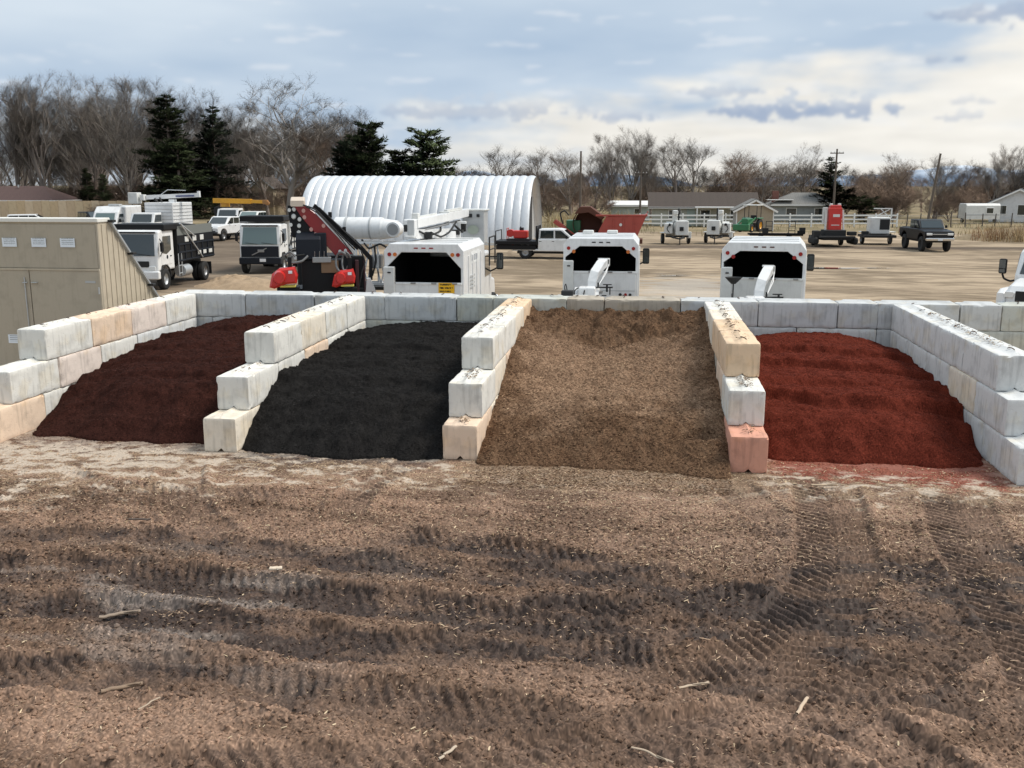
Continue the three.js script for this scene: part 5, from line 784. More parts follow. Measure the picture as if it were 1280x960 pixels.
{
  const t = thing('stump_machine', 'small white machine with dark window on a trailer beside the black pickup', 'machine trailer', [18.1, 0, -80.3], 0);
  part(t, 'housing', [bx(1.5, 1.3, 1.4, .1, 1.45, 0, .1)], M.offwhite); part(t, 'dark_opening', [bx(.75, .8, .03, .42, 1.55, .71, .02)], M.dark); part(t, 'rack', [bar([-.3, 2.1, .3], [.8, 2.7, .3], .06), bar([.8, 2.1, .3], [.1, 2.75, .3], .06), bx(1.4, .08, .1, .3, 2.75, .3), bx(.1, .7, .1, .95, 2.4, .3)], M.offwhite); part(t, 'deck', [bx(2.4, .2, 2.4, 0, .65, .2), bx(.5, .35, .4, -1.0, .85, .6, .04), bx(.12, .8, .12, .75, .5, 1.3)], M.dark); each(t, 'mud_guard', [bx(.4, .06, .9, -1.1, .95, 0), bx(.4, .06, .9, 1.15, .95, 0)], M.offwhite); for (const s of [-1, 1]) wheel(t, s * 1.05, 0, .38, .24);
}
// white truck cab cut by the right edge of the picture
{
  const t = thing('work_truck', 'white truck at the right edge with a tall black side mirror', 'truck', [13.62, 0, -35.2], -.62);
  part(t, 'cab', [side([[.2, .7], [.2, 1.5], [-.25, 2.28], [-.45, 2.38], [-1.7, 2.38], [-1.75, .7]], 2.0, 0, .12)], M.white); part(t, 'hood', [side([[.15, .6], [.15, 1.45], [1.2, 1.22], [1.4, 1.0], [1.4, .6]], 1.75, 0, .12)], M.white); each(t, 'fender', [side(archProfile([.75], .5, .5, [[1.45, .55], [1.42, .98], [1.1, 1.12], [.2, 1.12], [.15, .5]]), .3, -1.0, .08), side(archProfile([.75], .5, .5, [[1.45, .55], [1.42, .98], [1.1, 1.12], [.2, 1.12], [.15, .5]]), .3, 1.0, .08)], M.white);
  part(t, 'windshield', [quad([-.82, 1.56, .20], [.82, 1.56, .20], [.76, 2.22, -.18], [-.76, 2.22, -.18])], M.glass); part(t, 'service_body', [bx(2.3, 1.5, 3.6, 0, 1.6, -3.7, .05)], M.white); part(t, 'chassis', [bx(.9, .3, 6, 0, .7, -2)], M.dark); part(t, 'grille', [bx(1.1, .36, .05, 0, .9, 1.41, .03)], M.dark); part(t, 'bumper', [bx(2.1, .24, .2, 0, .58, 1.46, .05)], M.chrome);
  for (const s of [-1, 1]) { part(t, 'side_window', [side([[-.05, 1.58], [-.34, 2.2], [-1.2, 2.2], [-1.2, 1.58]], .02, s * 1.006, 0)], M.glass); const m = part(t, 'mirror', [bx(.26, .52, .12, s * 1.42, 1.78, .05, .05)], M.black); each(m, 'mirror_arm', [tb([[s * 1.42, 1.52, .05], [s * 1.35, 1.36, .05], [s * 1.15, 1.28, .05], [s * .98, 1.32, .02]], .035)], M.black); each(m, 'mirror_glass', [bx(.2, .3, .012, s * 1.42, 1.86, .115, 0), bx(.18, .12, .012, s * 1.42, 1.62, .115, 0)], M.glass); part(t, 'headlight', [bx(.28, .2, .05, s * .74, .95, 1.42, .03)], M.lens); wheel(t, s * .92, .75, .44, .28); wheel(t, s * .95, -4, .44, .28); }
}
// ---------------------------------------------------------------- corrugated arch hut
{
  const x0 = -27.05, x1 = -8.75, n = 28, pw = (x1 - x0) / n, R = 5.0, t = thing('arch_hut', 'long silver corrugated steel arch hut', 'metal building', [x0, 0, -79.5]);
  const steel = std(lin(.70, .72, .74), .42, .25, { map: dirtTex });
  const P = [], I = [], na = 40, ns = 10; for (let i = 0; i <= na; i++) for (let j = 0; j <= ns; j++) { const a = Math.PI * i / na, s = j / ns, r = R + .13 * Math.sqrt(Math.max(0, Math.sin(Math.PI * s))) - .02; P.push(s * pw, .2 + r * Math.sin(a), -Math.cos(a) * r); } for (let i = 0; i < na; i++) for (let j = 0; j < ns; j++) { const a = i * (ns + 1) + j, b = a + 1, c = a + ns + 1; I.push(a, c, b, b, c, c + 1); }
  const g0 = new THREE.BufferGeometry(); g0.setAttribute('position', new THREE.Float32BufferAttribute(P, 3)); g0.setIndex(I); g0.computeVertexNormals(); const g = muv(g0);
  for (let i = 0; i < n; i++) { const m = new THREE.Mesh(g, steel); m.name = 'arch_panel'; m.position.x = i * pw; m.castShadow = m.receiveShadow = true; t.add(m); }
  const arc = r => [...Array(25)].map((_, i) => [Math.cos(Math.PI * i / 24) * r, .2 + Math.sin(Math.PI * i / 24) * r]);
  const ew = front([[-4.9, 0], [4.9, 0], ...arc(4.9)], 0, .08, 0).rotateY(Math.PI / 2); part(t, 'end_wall', [ew.clone().translate(.15, 0, 0)], steel); part(t, 'end_wall', [ew.clone().translate(n * pw - .7, 0, 0)], M.greyPaint); part(t, 'sliding_door', [bx(.06, 3.6, 4.4, n * pw - .58, 1.8, 0, .01)], M.dark); part(t, 'foundation', [bx(n * pw, .24, .3, n * pw / 2, .12, 5.05, .02)], conc('light_grey')[0]); part(t, 'foundation', [bx(n * pw, .24, .3, n * pw / 2, .12, -5.05, .02)], conc('light_grey')[0]);
}
// ---------------------------------------------------------------- houses
const shingle = (r, g, b, s = 1) => std(lin(r, g, b), .95, 0, { map: texRGB(256, 256, (i, j, o) => { const row = Math.floor(j / 8), n = noise(i / 14 + row * 7.7, row * 3.1), v = .82 + n * .35 + (j % 8 < 1 ? -.18 : 0) + .1 * noise(i / 3, j / 3); o[0] = o[1] = o[2] = clamp(v); }) });
const siding = (r, g, b) => std(lin(r, g, b), .8, 0, { map: dirtTex });
const trimM = std(lin(.78, .77, .74), .6);
function gableRoof(w, d, y0, y1, over, th = .14) { const W = w / 2 + over, D = d / 2 + over, dy = (y1 - y0) / (d / 2) * over; const q = (s) => quad(s > 0 ? [-W, y0 - dy, D] : [W, y0 - dy, -D], s > 0 ? [W, y0 - dy, D] : [-W, y0 - dy, -D], s > 0 ? [W, y1, 0] : [-W, y1, 0], s > 0 ? [-W, y1, 0] : [W, y1, 0], -th); return [q(1), q(-1)]; }
function win(t, x, y, z, w, h, dark = M.glass, mat = trimM) { const f = part(t, 'window', [front([[x - w / 2 - .07, y - h / 2 - .07], [x + w / 2 + .07, y - h / 2 - .07], [x + w / 2 + .07, y + h / 2 + .07], [x - w / 2 - .07, y + h / 2 + .07]], z, z + .07, .01, [[[x - w / 2, y - h / 2], [x - w / 2, y + h / 2], [x + w / 2, y + h / 2], [x + w / 2, y - h / 2]]])], mat); part(f, 'pane', [bx(w, h, .02, x, y, z + .02, 0)], dark); return f; }
function house(label, cat, x, z, turn, o) {
  const t = thing(o.name || 'house', label, cat, [x, 0, z], turn), { w, d, h, ridge } = o;
  const gw = o.gableFront ? [front([[-w / 2, 0], [w / 2, 0], [w / 2, h], [0, ridge - .1], [-w / 2, h]], -d / 2, d / 2, .01)] : o.hip ? [bx(w, h, d, 0, h / 2, 0, .02)] : [side([[-d / 2, 0], [-d / 2, h], [0, ridge - .1], [d / 2, h], [d / 2, 0]], w, 0, .01)];
  part(t, 'wall', gw, o.wall);
  if (o.hip) { const W = w / 2 + .5, D = d / 2 + .5, r = w / 2 - d / 2 * .75; const v = [[[-W, h, D], [W, h, D], [r, ridge, 0], [-r, ridge, 0]], [[W, h, -D], [-W, h, -D], [-r, ridge, 0], [r, ridge, 0]], [[W, h, D], [W, h, -D], [r, ridge, .01], [r, ridge, 0]], [[-W, h, -D], [-W, h, D], [-r, ridge, 0], [-r, ridge, .01]]]; part(t, 'roof', v.map(q => quad(...q, .12)), o.roof); part(t, 'fascia', [bx(w + 1.02, .16, d + 1.02, 0, h - .06, 0, .01)], trimM); }
  else if (o.gableFront) { const gr = gableRoof(d, w, h, ridge, .35).map(g => g.rotateY(Math.PI / 2)); part(t, 'roof', gr, o.roof); each(t, 'rake_board', [bar([-w / 2 - .35, h - .24, d / 2 + .36], [0, ridge - .02, d / 2 + .36], .05, .18), bar([w / 2 + .35, h - .24, d / 2 + .36], [0, ridge - .02, d / 2 + .36], .05, .18)], trimM); }
  else { part(t, 'roof', gableRoof(w, d, h, ridge, .5), o.roof); part(t, 'fascia', [bx(w + 1, .18, .05, 0, h - .12, d / 2 + .5, .01)], trimM); }
  return t;
}
{
  const brown = shingle(.115, .088, .072), grey = shingle(.30, .29, .27);
  let t = house('low tan house with brown roof and white fascia, behind the white rail fence', 'house', 6.6, -117, 0, { w: 11.5, d: 7, h: 2.15, ridge: 3.6, wall: siding(.36, .36, .30), roof: brown });
  win(t, -3.2, 1.3, 3.5, 1.3, .9); win(t, 3.6, 1.3, 3.5, 1.2, .9); win(t, .2, 1.3, 3.5, 1.0, .9); const d = part(t, 'door', [bx(.9, 2.0, .06, -1.4, 1.0, 3.52, .01)], siding(.30, .36, .33)); part(d, 'door_knob', [cy(.04, .04, .06, 'z', -1.1, 1.0, 3.57, 8)], M.steel); const p = part(t, 'porch_roof', [bx(5, .12, 1.8, 1.5, 2.1, 4.3, .02)], trimM); each(p, 'porch_post', [-.8, 1.5, 3.8].map(x => bx(.12, 2.05, .12, x, 1.03, 5.1, .01)), trimM);
  t = house('small tan shed with white trimmed gable facing the lot', 'shed', 11.1, -104, 0, { name: 'garden_shed', w: 3.7, d: 3.4, h: 2.1, ridge: 3.05, gableFront: true, wall: siding(.36, .30, .22), roof: grey }); each(t, 'corner_trim', [bx(.1, 2.1, .04, -1.82, 1.05, 1.72, .005), bx(.1, 2.1, .04, 1.82, 1.05, 1.72, .005)], trimM); part(t, 'door', [bx(1.1, 1.8, .04, -.1, .95, 1.71, .01)], siding(.34, .285, .21)); part(t, 'side_panel', [bx(.04, 2.0, 3.2, -1.87, 1.0, 0, .005)], siding(.34, .33, .31));
  t = house('grey hip roofed house with a brick chimney, behind the white rail fence', 'house', 20.4, -132, 0, { w: 8.2, d: 7, h: 2.1, ridge: 3.6, hip: true, wall: siding(.27, .29, .29), roof: grey }); part(t, 'chimney', [bx(.8, 2.2, .8, -3.7, 2.7, .5, .02)], std(lin(.20, .085, .065), .9)); win(t, -2, 1.2, 3.5, 1.2, .9); win(t, 1.6, 1.2, 3.5, 1.4, .9); part(t, 'awning', [bx(3.2, .08, 2.0, -3.4, 2.7, 2.6, .01)], trimM);
  t = house('white gabled house at the far right edge', 'house', 47.5, -134, -.35, { w: 6.5, d: 8, h: 2.4, ridge: 4.0, gableFront: true, wall: siding(.62, .62, .62), roof: shingle(.22, .23, .25) }); win(t, .4, 1.5, 4.0, .9, 1.2); win(t, 1.6, 1.5, 4.0, .9, 1.2); win(t, -1.8, 1.5, 4.0, .9, 1.0);
  t = house('brown roofed house beyond the cream board fence', 'house', -93.5, -137, .1, { w: 15, d: 8, h: 2.35, ridge: 4.4, hip: true, wall: siding(.45, .38, .30), roof: shingle(.155, .095, .085) }); win(t, 6, 1.4, 4.5, 1.6, 1.0); each(t, 'roof_vent', [cy(.12, .12, .4, 'y', -3, 4.5, .6, 10), cy(.12, .12, .4, 'y', 1, 4.4, .8, 10)], M.galv);
  t = house('tall narrow cream house glimpsed between bare trunks', 'house', -57.5, -146, 0, { w: 3.4, d: 5, h: 4.2, ridge: 5.6, gableFront: true, wall: siding(.62, .52, .36), roof: brown }); win(t, -.2, 2.8, 2.5, .7, .9);
  t = house('low pale green outbuilding behind the rusty drum machine', 'outbuilding', -1.9, -131, 0, { name: 'outbuilding', w: 5, d: 4, h: 2.0, ridge: 2.4, wall: siding(.42, .48, .46), roof: trimM }); win(t, 1, 1.2, 2.0, .8, .6);
  t = thing('camper_trailer', 'small white camper trailer parked by the wire fence, far right', 'camper', [40.5, 0, -127], .15); part(t, 'shell', [side([[-1, .5], [-1, 2.1], [-.8, 2.35], [.8, 2.35], [1, 2.1], [1, .5]], 4.2, 0, .06)], M.offwhite); win(t, .8, 1.5, 1.0, .8, .6); part(t, 'stripe', [bx(4.0, .12, .02, 0, 1.0, 1.01, 0)], M.greyPaint); wheel(t, 2.0, 0, .32, .2); wheel(t, -2.0, 0, .32, .2);
}
// ---------------------------------------------------------------- fences, poles
const alongLine = (a, b, f) => { const L = Math.hypot(b[0] - a[0], b[1] - a[1]), ang = Math.atan2(-(b[1] - a[1]), b[0] - a[0]); f(L, ang); };
{
  const a = [-.5, -109], b = [27.5, -112.8]; alongLine(a, b, (L, ang) => {
    const t = thing('rail_fence', 'white three rail fence along the far side of the lot', 'fence', [a[0], 0, a[1]], ang), n = 12, vinyl = std(lin(.80, .80, .78), .5), pg = bx(.14, 1.5, .14, 0, .75, 0, .015), rg = bx(L / n - .14, .15, .05, L / n / 2, 0, 0, .01);
    for (let i = 0; i <= n; i++) { part(t, 'post', [pg.clone().translate(i * L / n, 0, 0)], vinyl); if (i < n) for (const y of [.42, .85, 1.28]) part(t, 'rail', [rg.clone().translate(i * L / n, y, 0)], vinyl); }
  });
  const c = [-104, -128], d = [-62, -132]; alongLine(c, d, (L, ang) => {
    const t = thing('board_fence', 'cream board fence at the far left behind the parked cars', 'fence', [c[0], 0, c[1]], ang), n = Math.round(L / 1.2), w = L / n, mats = [[.60, .47, .31], [.56, .43, .29], [.64, .51, .36], [.58, .44, .28]].map(q => std(lin(...q), .85, 0, { map: dirtTex })), g = muv(bx(w - .03, 2.3, .04, 0, 1.2, 0, .008)), pg = muv(bx(.1, 2.4, .1, 0, 1.2, -.08, .01));
    for (let i = 0; i < n; i++) { const m = new THREE.Mesh(g, mats[(i * 7) % 4]); m.name = 'board_panel'; m.position.set((i + .5) * w, .03 * Math.sin(i * 2.1), 0); m.castShadow = m.receiveShadow = true; t.add(m); if (i % 2 === 0) { const q = new THREE.Mesh(pg, mats[1]); q.name = 'post'; q.position.x = i * w; t.add(q); } }
  });
  const e = [25.5, -113.5], f = [62, -119]; alongLine(e, f, (L, ang) => {
    const t = thing('wire_fence', 'wire fence with dark wooden posts at the far right', 'fence', [e[0], 0, e[1]], ang), n = 22, wood = std(lin(.10, .085, .075), .9); reseed(66);
    for (let i = 0; i <= n; i++) part(t, 'post', [cy(.07, .06, 1.5 + rr(-.2, .3), 'y', 0, .75, 0, 7).rotateZ(rr(-.05, .05)).translate(i * L / n + rr(-.2, .2), 0, 0)], wood); for (const y of [.4, .8, 1.2]) part(t, 'wire', [rod([0, y, 0], [L, y, 0], .012, 4)], M.steel);
  });
  const wood = std(lin(.13, .105, .085), .9);
  const pole = (label, x, z, h, lean, arm) => { const t = thing('utility_pole', label, 'utility pole', [x, 0, z]); t.rotation.z = lean; part(t, 'shaft', [cy(.16, .10, h, 'y', 0, h / 2, 0, 10)], wood); if (arm) { const c = part(t, 'crossarm', [bx(1.6, .12, .1, 0, h - .5, .12, .01)], wood); each(c, 'insulator', [-.7, -.3, .3, .7].map(q => cy(.05, .04, .14, 'y', q, h - .37, .12, 8)), M.offwhite); } else part(t, 'pole_cap', [cy(.12, .12, .06, 'y', 0, h, 0, 10)], M.dark); };
  pole('straight utility pole behind the corrugated hut end', -7.2, -111, 8.2, 0, false); pole('utility pole standing before the dark evergreen', 22.7, -124, 8.8, 0, true); pole('leaning utility pole behind the black pickup', 29.9, -110, 7.8, -.10, false); pole('slim pole among the bare trees near the tan house', -.6, -128, 6.5, 0, true);
}
// ---------------------------------------------------------------- dirt heap, straw, brush heap
function heap(name, label, cat, x, z, w, d, h, mat, s) {
  const nx = 46, nz = 30, P = [], I = []; for (let j = 0; j <= nz; j++) for (let i = 0; i <= nx; i++) { const u = i / nx * 2 - 1, v = j / nz * 2 - 1, r = Math.hypot(u, v), b = Math.max(0, 1 - r * r) ; P.push(u * w / 2, h * Math.pow(b, .8) * (1 + .55 * fbm(u * 2 + s, v * 2, 3)) + (r < .97 ? .05 * noise(u * 9 + s, v * 9) : 0) - .03, v * d / 2); } for (let j = 0; j < nz; j++) for (let i = 0; i < nx; i++) { const a = j * (nx + 1) + i, b = a + 1, c = a + nx + 1; I.push(a, c, b, b, c, c + 1); }
  const g = new THREE.BufferGeometry(); g.setAttribute('position', new THREE.Float32BufferAttribute(P, 3)); g.setIndex(I); g.computeVertexNormals(); const t = thing(name, label, cat, [x, 0, z]); const m = new THREE.Mesh(muv(toCreasedNormals(g, 1.2), .5), mat); m.name = 'mound'; m.castShadow = m.receiveShadow = true; t.add(m); return t;
}
const sandM = std(lin(.46, .33, .21), .95, 0, { map: mulchTex([[.55, .55, .55], [1, 1, 1]], 1) });
heap('sand_heap', 'low heap of tan sand behind the back wall, left', 'sand heap', -17.9, -42.4, 5.2, 2.6, .38, sandM, 4);
heap('sand_heap', 'small lumpy sand heap beside the dump truck wheel', 'sand heap', -19.4, -44.4, 2.6, 1.8, .34, sandM, 14);
heap('soil_heap', 'low earth bank covered in dry grass at the far right', 'earth bank', 32.5, -88, 14, 6, .9, std(lin(.33, .25, .15), .95, 0, { map: mulchTex([[.5, .5, .5], [1, 1, 1]], 1) }), 24);
const bladeGeo = (() => { const g = new THREE.PlaneGeometry(.035, 1, 1, 3).translate(0, .5, 0), p = g.attributes.position; for (let i = 0; i < p.count; i++) { const y = p.getY(i); p.setX(i, p.getX(i) * (1 - y * .8)); p.setZ(i, y * y * .35); } g.computeVertexNormals(); return g; })();
const bladeMat = std(0xffffff, .9, 0, { side: THREE.DoubleSide });
{
  reseed(52); const L = []; const add = (x, z, n, s, h, c) => { for (let i = 0; i < n; i++) { const a = rnd() * 6.28, r = Math.sqrt(rnd()) * s, v = rr(.7, 1.3); L.push([x + Math.cos(a) * r * 1.6, 0, z + Math.sin(a) * r, rnd() * 6.28, rr(-.2, .35), [1.6, h * rr(.5, 1.2), h], lin(c[0] * v, c[1] * v, c[2] * v)]); } };
  for (let i = 0; i < 60; i++) add(rr(28, 40), rr(-84.5, -90), 46, .9, 1.15, pick([[.36, .25, .13], [.42, .31, .17], [.30, .17, .09]]));
  for (let i = 0; i < 120; i++) add(rr(-12, 60), rr(-92, -128), 26, 2.2, .5, pick([[.36, .29, .17], [.30, .25, .15], [.26, .23, .12]]));
  for (let i = 0; i < 30; i++) add(rr(-10, -2), rr(-100, -120), 40, 1.2, 1.6, [.34, .26, .13]);
  scatter('dry_grass', scene, bladeGeo, bladeMat, L);
}
// meltwater puddles on the lot
{
  const water = new THREE.MeshPhysicalMaterial({ color: lin(.20, .19, .17), roughness: .04, clearcoat: 1, clearcoatRoughness: .02 });
  for (const [x, z, w, d, s] of [[10.4, -55.9, 3.0, .6, 1], [7.2, -55.4, 1.7, .45, 2], [13.0, -56.2, 2.0, .25, 3], [6.2, -50.6, 1.6, .25, 5], [1.5, -50.2, 1.8, .3, 6]]) { const sh = new THREE.Shape(); for (let i = 0; i < 40; i++) { const a = i / 40 * Math.PI * 2, k = 1 + .9 * noise(Math.cos(a) * 1.6 + s * 5, Math.sin(a) * 1.6); sh[i ? 'lineTo' : 'moveTo'](Math.cos(a) * w / 2 * k, Math.sin(a) * d / 2 * k); } const g = new THREE.ShapeGeometry(sh).rotateX(-Math.PI / 2); const m = struct('puddle', muv(g), water); m.position.set(x, .05, z); }
}
// far mountains with snow
{
  const nx = 160, nz = 10, P = [], C = [], I = []; for (let j = 0; j <= nz; j++) for (let i = 0; i <= nx; i++) { const x = -1500 + i * 25 * 1.2, v = j / nz, ridge = 38 + 65 * fbm(x * .0022 + 2, 3, 5) + 25 * sstep(600, 1300, x), y = ridge * Math.sin(Math.min(1, v * 1.25) * Math.PI / 2) * (1 + .25 * noise(x * .01, v * 6) * (1 - v)) - 4; P.push(x, y, -3600 - v * 500 - 60 * noise(x * .006, v * 3)); const sn = sstep(30, 80, y + 60 * noise(x * .012, v * 5 + 3)); C.push(lerp(.13, .62, sn), lerp(.19, .68, sn), lerp(.28, .76, sn)); }
  for (let j = 0; j < nz; j++) for (let i = 0; i < nx; i++) { const a = j * (nx + 1) + i, b = a + 1, c = a + nx + 1; I.push(a, b, c, b, c + 1, c); } const g = new THREE.BufferGeometry(); g.setAttribute('position', new THREE.Float32BufferAttribute(P, 3)); g.setAttribute('color', new THREE.Float32BufferAttribute(C, 3)); g.setIndex(I); g.computeVertexNormals(); struct('mountains', g, std(0xffffff, .95, 0, { vertexColors: true }));
}
// ---------------------------------------------------------------- trees
class Limbs {                                        // collects tapered limbs and thin twigs into one geometry
  constructor() { this.v = []; this.n = []; }
  limb(pts, rads, sides) {
    const T = new THREE.Vector3(), U = new THREE.Vector3(), W = new THREE.Vector3(), rings = [];
    for (let i = 0; i < pts.length; i++) { T.copy(pts[Math.min(i + 1, pts.length - 1)]).sub(pts[Math.max(i - 1, 0)]).normalize(); U.set(Math.abs(T.y) > .9 ? 1 : 0, Math.abs(T.y) > .9 ? 0 : 1, 0).cross(T).normalize(); W.crossVectors(T, U); rings.push([...Array(sides)].map((_, k) => { const a = k / sides * Math.PI * 2, d = U.clone().multiplyScalar(Math.cos(a)).addScaledVector(W, Math.sin(a)); return [pts[i].clone().addScaledVector(d, rads[i]), d]; })); }
    for (let i = 0; i + 1 < pts.length; i++) for (let k = 0; k < sides; k++) { const a = rings[i][k], b = rings[i][(k + 1) % sides], c = rings[i + 1][k], d = rings[i + 1][(k + 1) % sides]; for (const q of [a, b, c, b, d, c]) { this.v.push(q[0].x, q[0].y, q[0].z); this.n.push(q[1].x, q[1].y, q[1].z); } }
  }
  twig(p, q, w) { const d = q.clone().sub(p), s = new THREE.Vector3(rnd() - .5, rnd() - .5, rnd() - .5).cross(d).normalize().multiplyScalar(w / 2), n = s.clone().cross(d).normalize(); for (const [t, k] of [[p, 1], [p, -1], [q, 0]]) { this.v.push(t.x + s.x * k, t.y + s.y * k, t.z + s.z * k); this.n.push(n.x, n.y, n.z); } }
  geo() { const g = new THREE.BufferGeometry(); g.setAttribute('position', new THREE.Float32BufferAttribute(this.v, 3)); g.setAttribute('normal', new THREE.Float32BufferAttribute(this.n, 3)); g.setAttribute('uv', new THREE.Float32BufferAttribute(new Float32Array(this.v.length / 3 * 2), 2)); return g; }
}
function bareTree(seed, o) {                         // unit: metres, o.h tall
  reseed(seed); const trunk = new Limbs(), crown = new Limbs(), up = new THREE.Vector3(0, 1, 0), H = o.h;
  const grow = (p, dir, len, rad, lv) => {
    const n = lv < 2 ? 5 : 3, pts = [p.clone()], rads = [rad], d = dir.clone(); let q = p.clone();
    for (let i = 1; i <= n; i++) { d.add(new THREE.Vector3(rr(-1, 1), rr(-.5, .7) * (o.up || .5), rr(-1, 1)).multiplyScalar(o.bend || .16)).normalize(); q = q.clone().addScaledVector(d, len / n); pts.push(q); rads.push(rad * lerp(1, .5, i / n)); }
    if (lv > 0) { const E = pts[n], r = Math.hypot(E.x / (o.rx * H), E.z / (o.rx * H), (E.y - H * o.cy) / (H * o.ry)); if (r > 1) { if (lv > 1 && r > 1.25) return; const f = lv === 1 ? .8 : .55; for (let i = 1; i <= n; i++) pts[i].lerp(pts[0], 1 - f); } }
    (lv < 3 ? trunk : crown).limb(pts, rads, lv < 1 ? 8 : lv < 3 ? 5 : 3);
    if (lv >= o.levels) {
      for (let k = 0; k < o.twigs; k++) { const s = rr(.1, 1), b = pts[0].clone().lerp(pts[n], s), t = d.clone().add(new THREE.Vector3(rr(-1, 1), rr(-.7, 1.0), rr(-1, 1)).multiplyScalar(1.0)).normalize(), e = b.clone().addScaledVector(t, rr(.35, 1.0) * o.tl); crown.twig(b, e, o.tw); for (let m = 0; m < 2; m++) { const b2 = b.clone().lerp(e, rr(.3, .9)), t2 = t.clone().add(new THREE.Vector3(rr(-1, 1), rr(-.6, .9), rr(-1, 1)).multiplyScalar(.9)).normalize(); crown.twig(b2, b2.clone().addScaledVector(t2, rr(.2, .6) * o.tl), o.tw * .75); } } return;
    }
    const kids = lv === 0 ? o.kids0 : o.kids;
    for (let k = 0; k < kids; k++) {
      const s = lv === 0 ? lerp(o.first || .35, 1, (k + rnd() * .6) / kids) : lerp(.25, 1, (k + rnd()) / kids), i = Math.min(n - 1, Math.floor(s * n)), b = pts[i].clone().lerp(pts[i + 1], s * n - i), a = k * 2.4 + rr(-.6, .6), spread = o.spread * (lv === 0 ? rr(.75, 1.15) : rr(.7, 1.3));
      const side = new THREE.Vector3(Math.cos(a), 0, Math.sin(a)), nd = d.clone().lerp(up, lv === 0 ? .5 : .12).normalize().addScaledVector(side, spread).normalize();
      grow(b, nd, len * (lv === 0 ? o.l1 : o.ln) * rr(.8, 1.2), Math.max(.012, lerp(rad, rad * .5, s) * (lv === 0 ? .5 : .58)), lv + 1);
    }
  };
  grow(new THREE.Vector3(0, -.2, 0), new THREE.Vector3(rr(-.05, .05), 1, rr(-.05, .05)).normalize(), H * o.trunk, o.rad, 0);
  let top = 0; for (const L of [trunk, crown]) for (let i = 1; i < L.v.length; i += 3) top = Math.max(top, L.v[i]); const k = H / top; const g = [trunk.geo(), crown.geo()]; g.forEach(q => q.scale(k, k, k)); return g;
}
const barkM = [std(lin(.215, .18, .158), .95), std(lin(.25, .22, .195), .95), std(lin(.185, .145, .122), .95)], twigM = [std(lin(.54, .47, .415), .95), std(lin(.60, .54, .49), .95), std(lin(.50, .375, .30), .95)];
const VASE = { rx: .30, cy: .58, ry: .42, h: 20, trunk: .55, rad: .40, kids0: 11, kids: 4, levels: 4, twigs: 13, tl: 1.5, tw: .019, spread: .45, l1: .62, ln: .56, first: .12, up: .9, bend: .12 };
const OAK = { rx: .40, cy: .60, ry: .40, h: 19, trunk: .42, rad: .5, kids0: 11, kids: 4, levels: 4, twigs: 16, tl: 1.2, tw: .019, spread: .95, l1: .85, ln: .56, first: .4, up: .35, bend: .26 };
const THIN = { rx: .28, cy: .56, ry: .44, h: 12, trunk: .6, rad: .22, kids0: 8, kids: 4, levels: 3, twigs: 22, tl: 1.3, tw: .016, spread: .5, l1: .55, ln: .55, first: .15, up: .9, bend: .14 };
const SHRUB = { rx: .42, cy: .45, ry: .55, h: 6, trunk: .3, rad: .12, kids0: 9, kids: 4, levels: 3, twigs: 16, tl: .9, tw: .022, spread: .75, l1: 1.3, ln: .6, first: .02, up: .8, bend: .18 };
const kinds = { vase: [bareTree(11, VASE), bareTree(12, VASE), bareTree(13, VASE)], oak: [bareTree(23, OAK)], thin: [bareTree(31, THIN), bareTree(32, THIN), bareTree(33, THIN)], shrub: [bareTree(41, SHRUB), bareTree(42, SHRUB)] };
const baseH = { vase: 20, oak: 19, thin: 12, shrub: 6 };
let tk = 0;
function tree(label, kind, x, z, h, wide = 1, tone = 0, group) {
  const v = tk++, g = kinds[kind][v % kinds[kind].length], t = thing(kind === 'shrub' ? 'bare_shrub' : 'bare_tree', label, kind === 'shrub' ? 'shrub' : 'tree', [x, 0, z], v * 1.9, group), k = h / baseH[kind];
  t.scale.set(k * wide, k, k * wide); for (const [n, q, m] of [['trunk', g[0], barkM[tone]], ['crown', g[1], twigM[tone]]]) { const o = new THREE.Mesh(q, m); o.name = n; o.castShadow = o.receiveShadow = true; t.add(o); } return t;
}
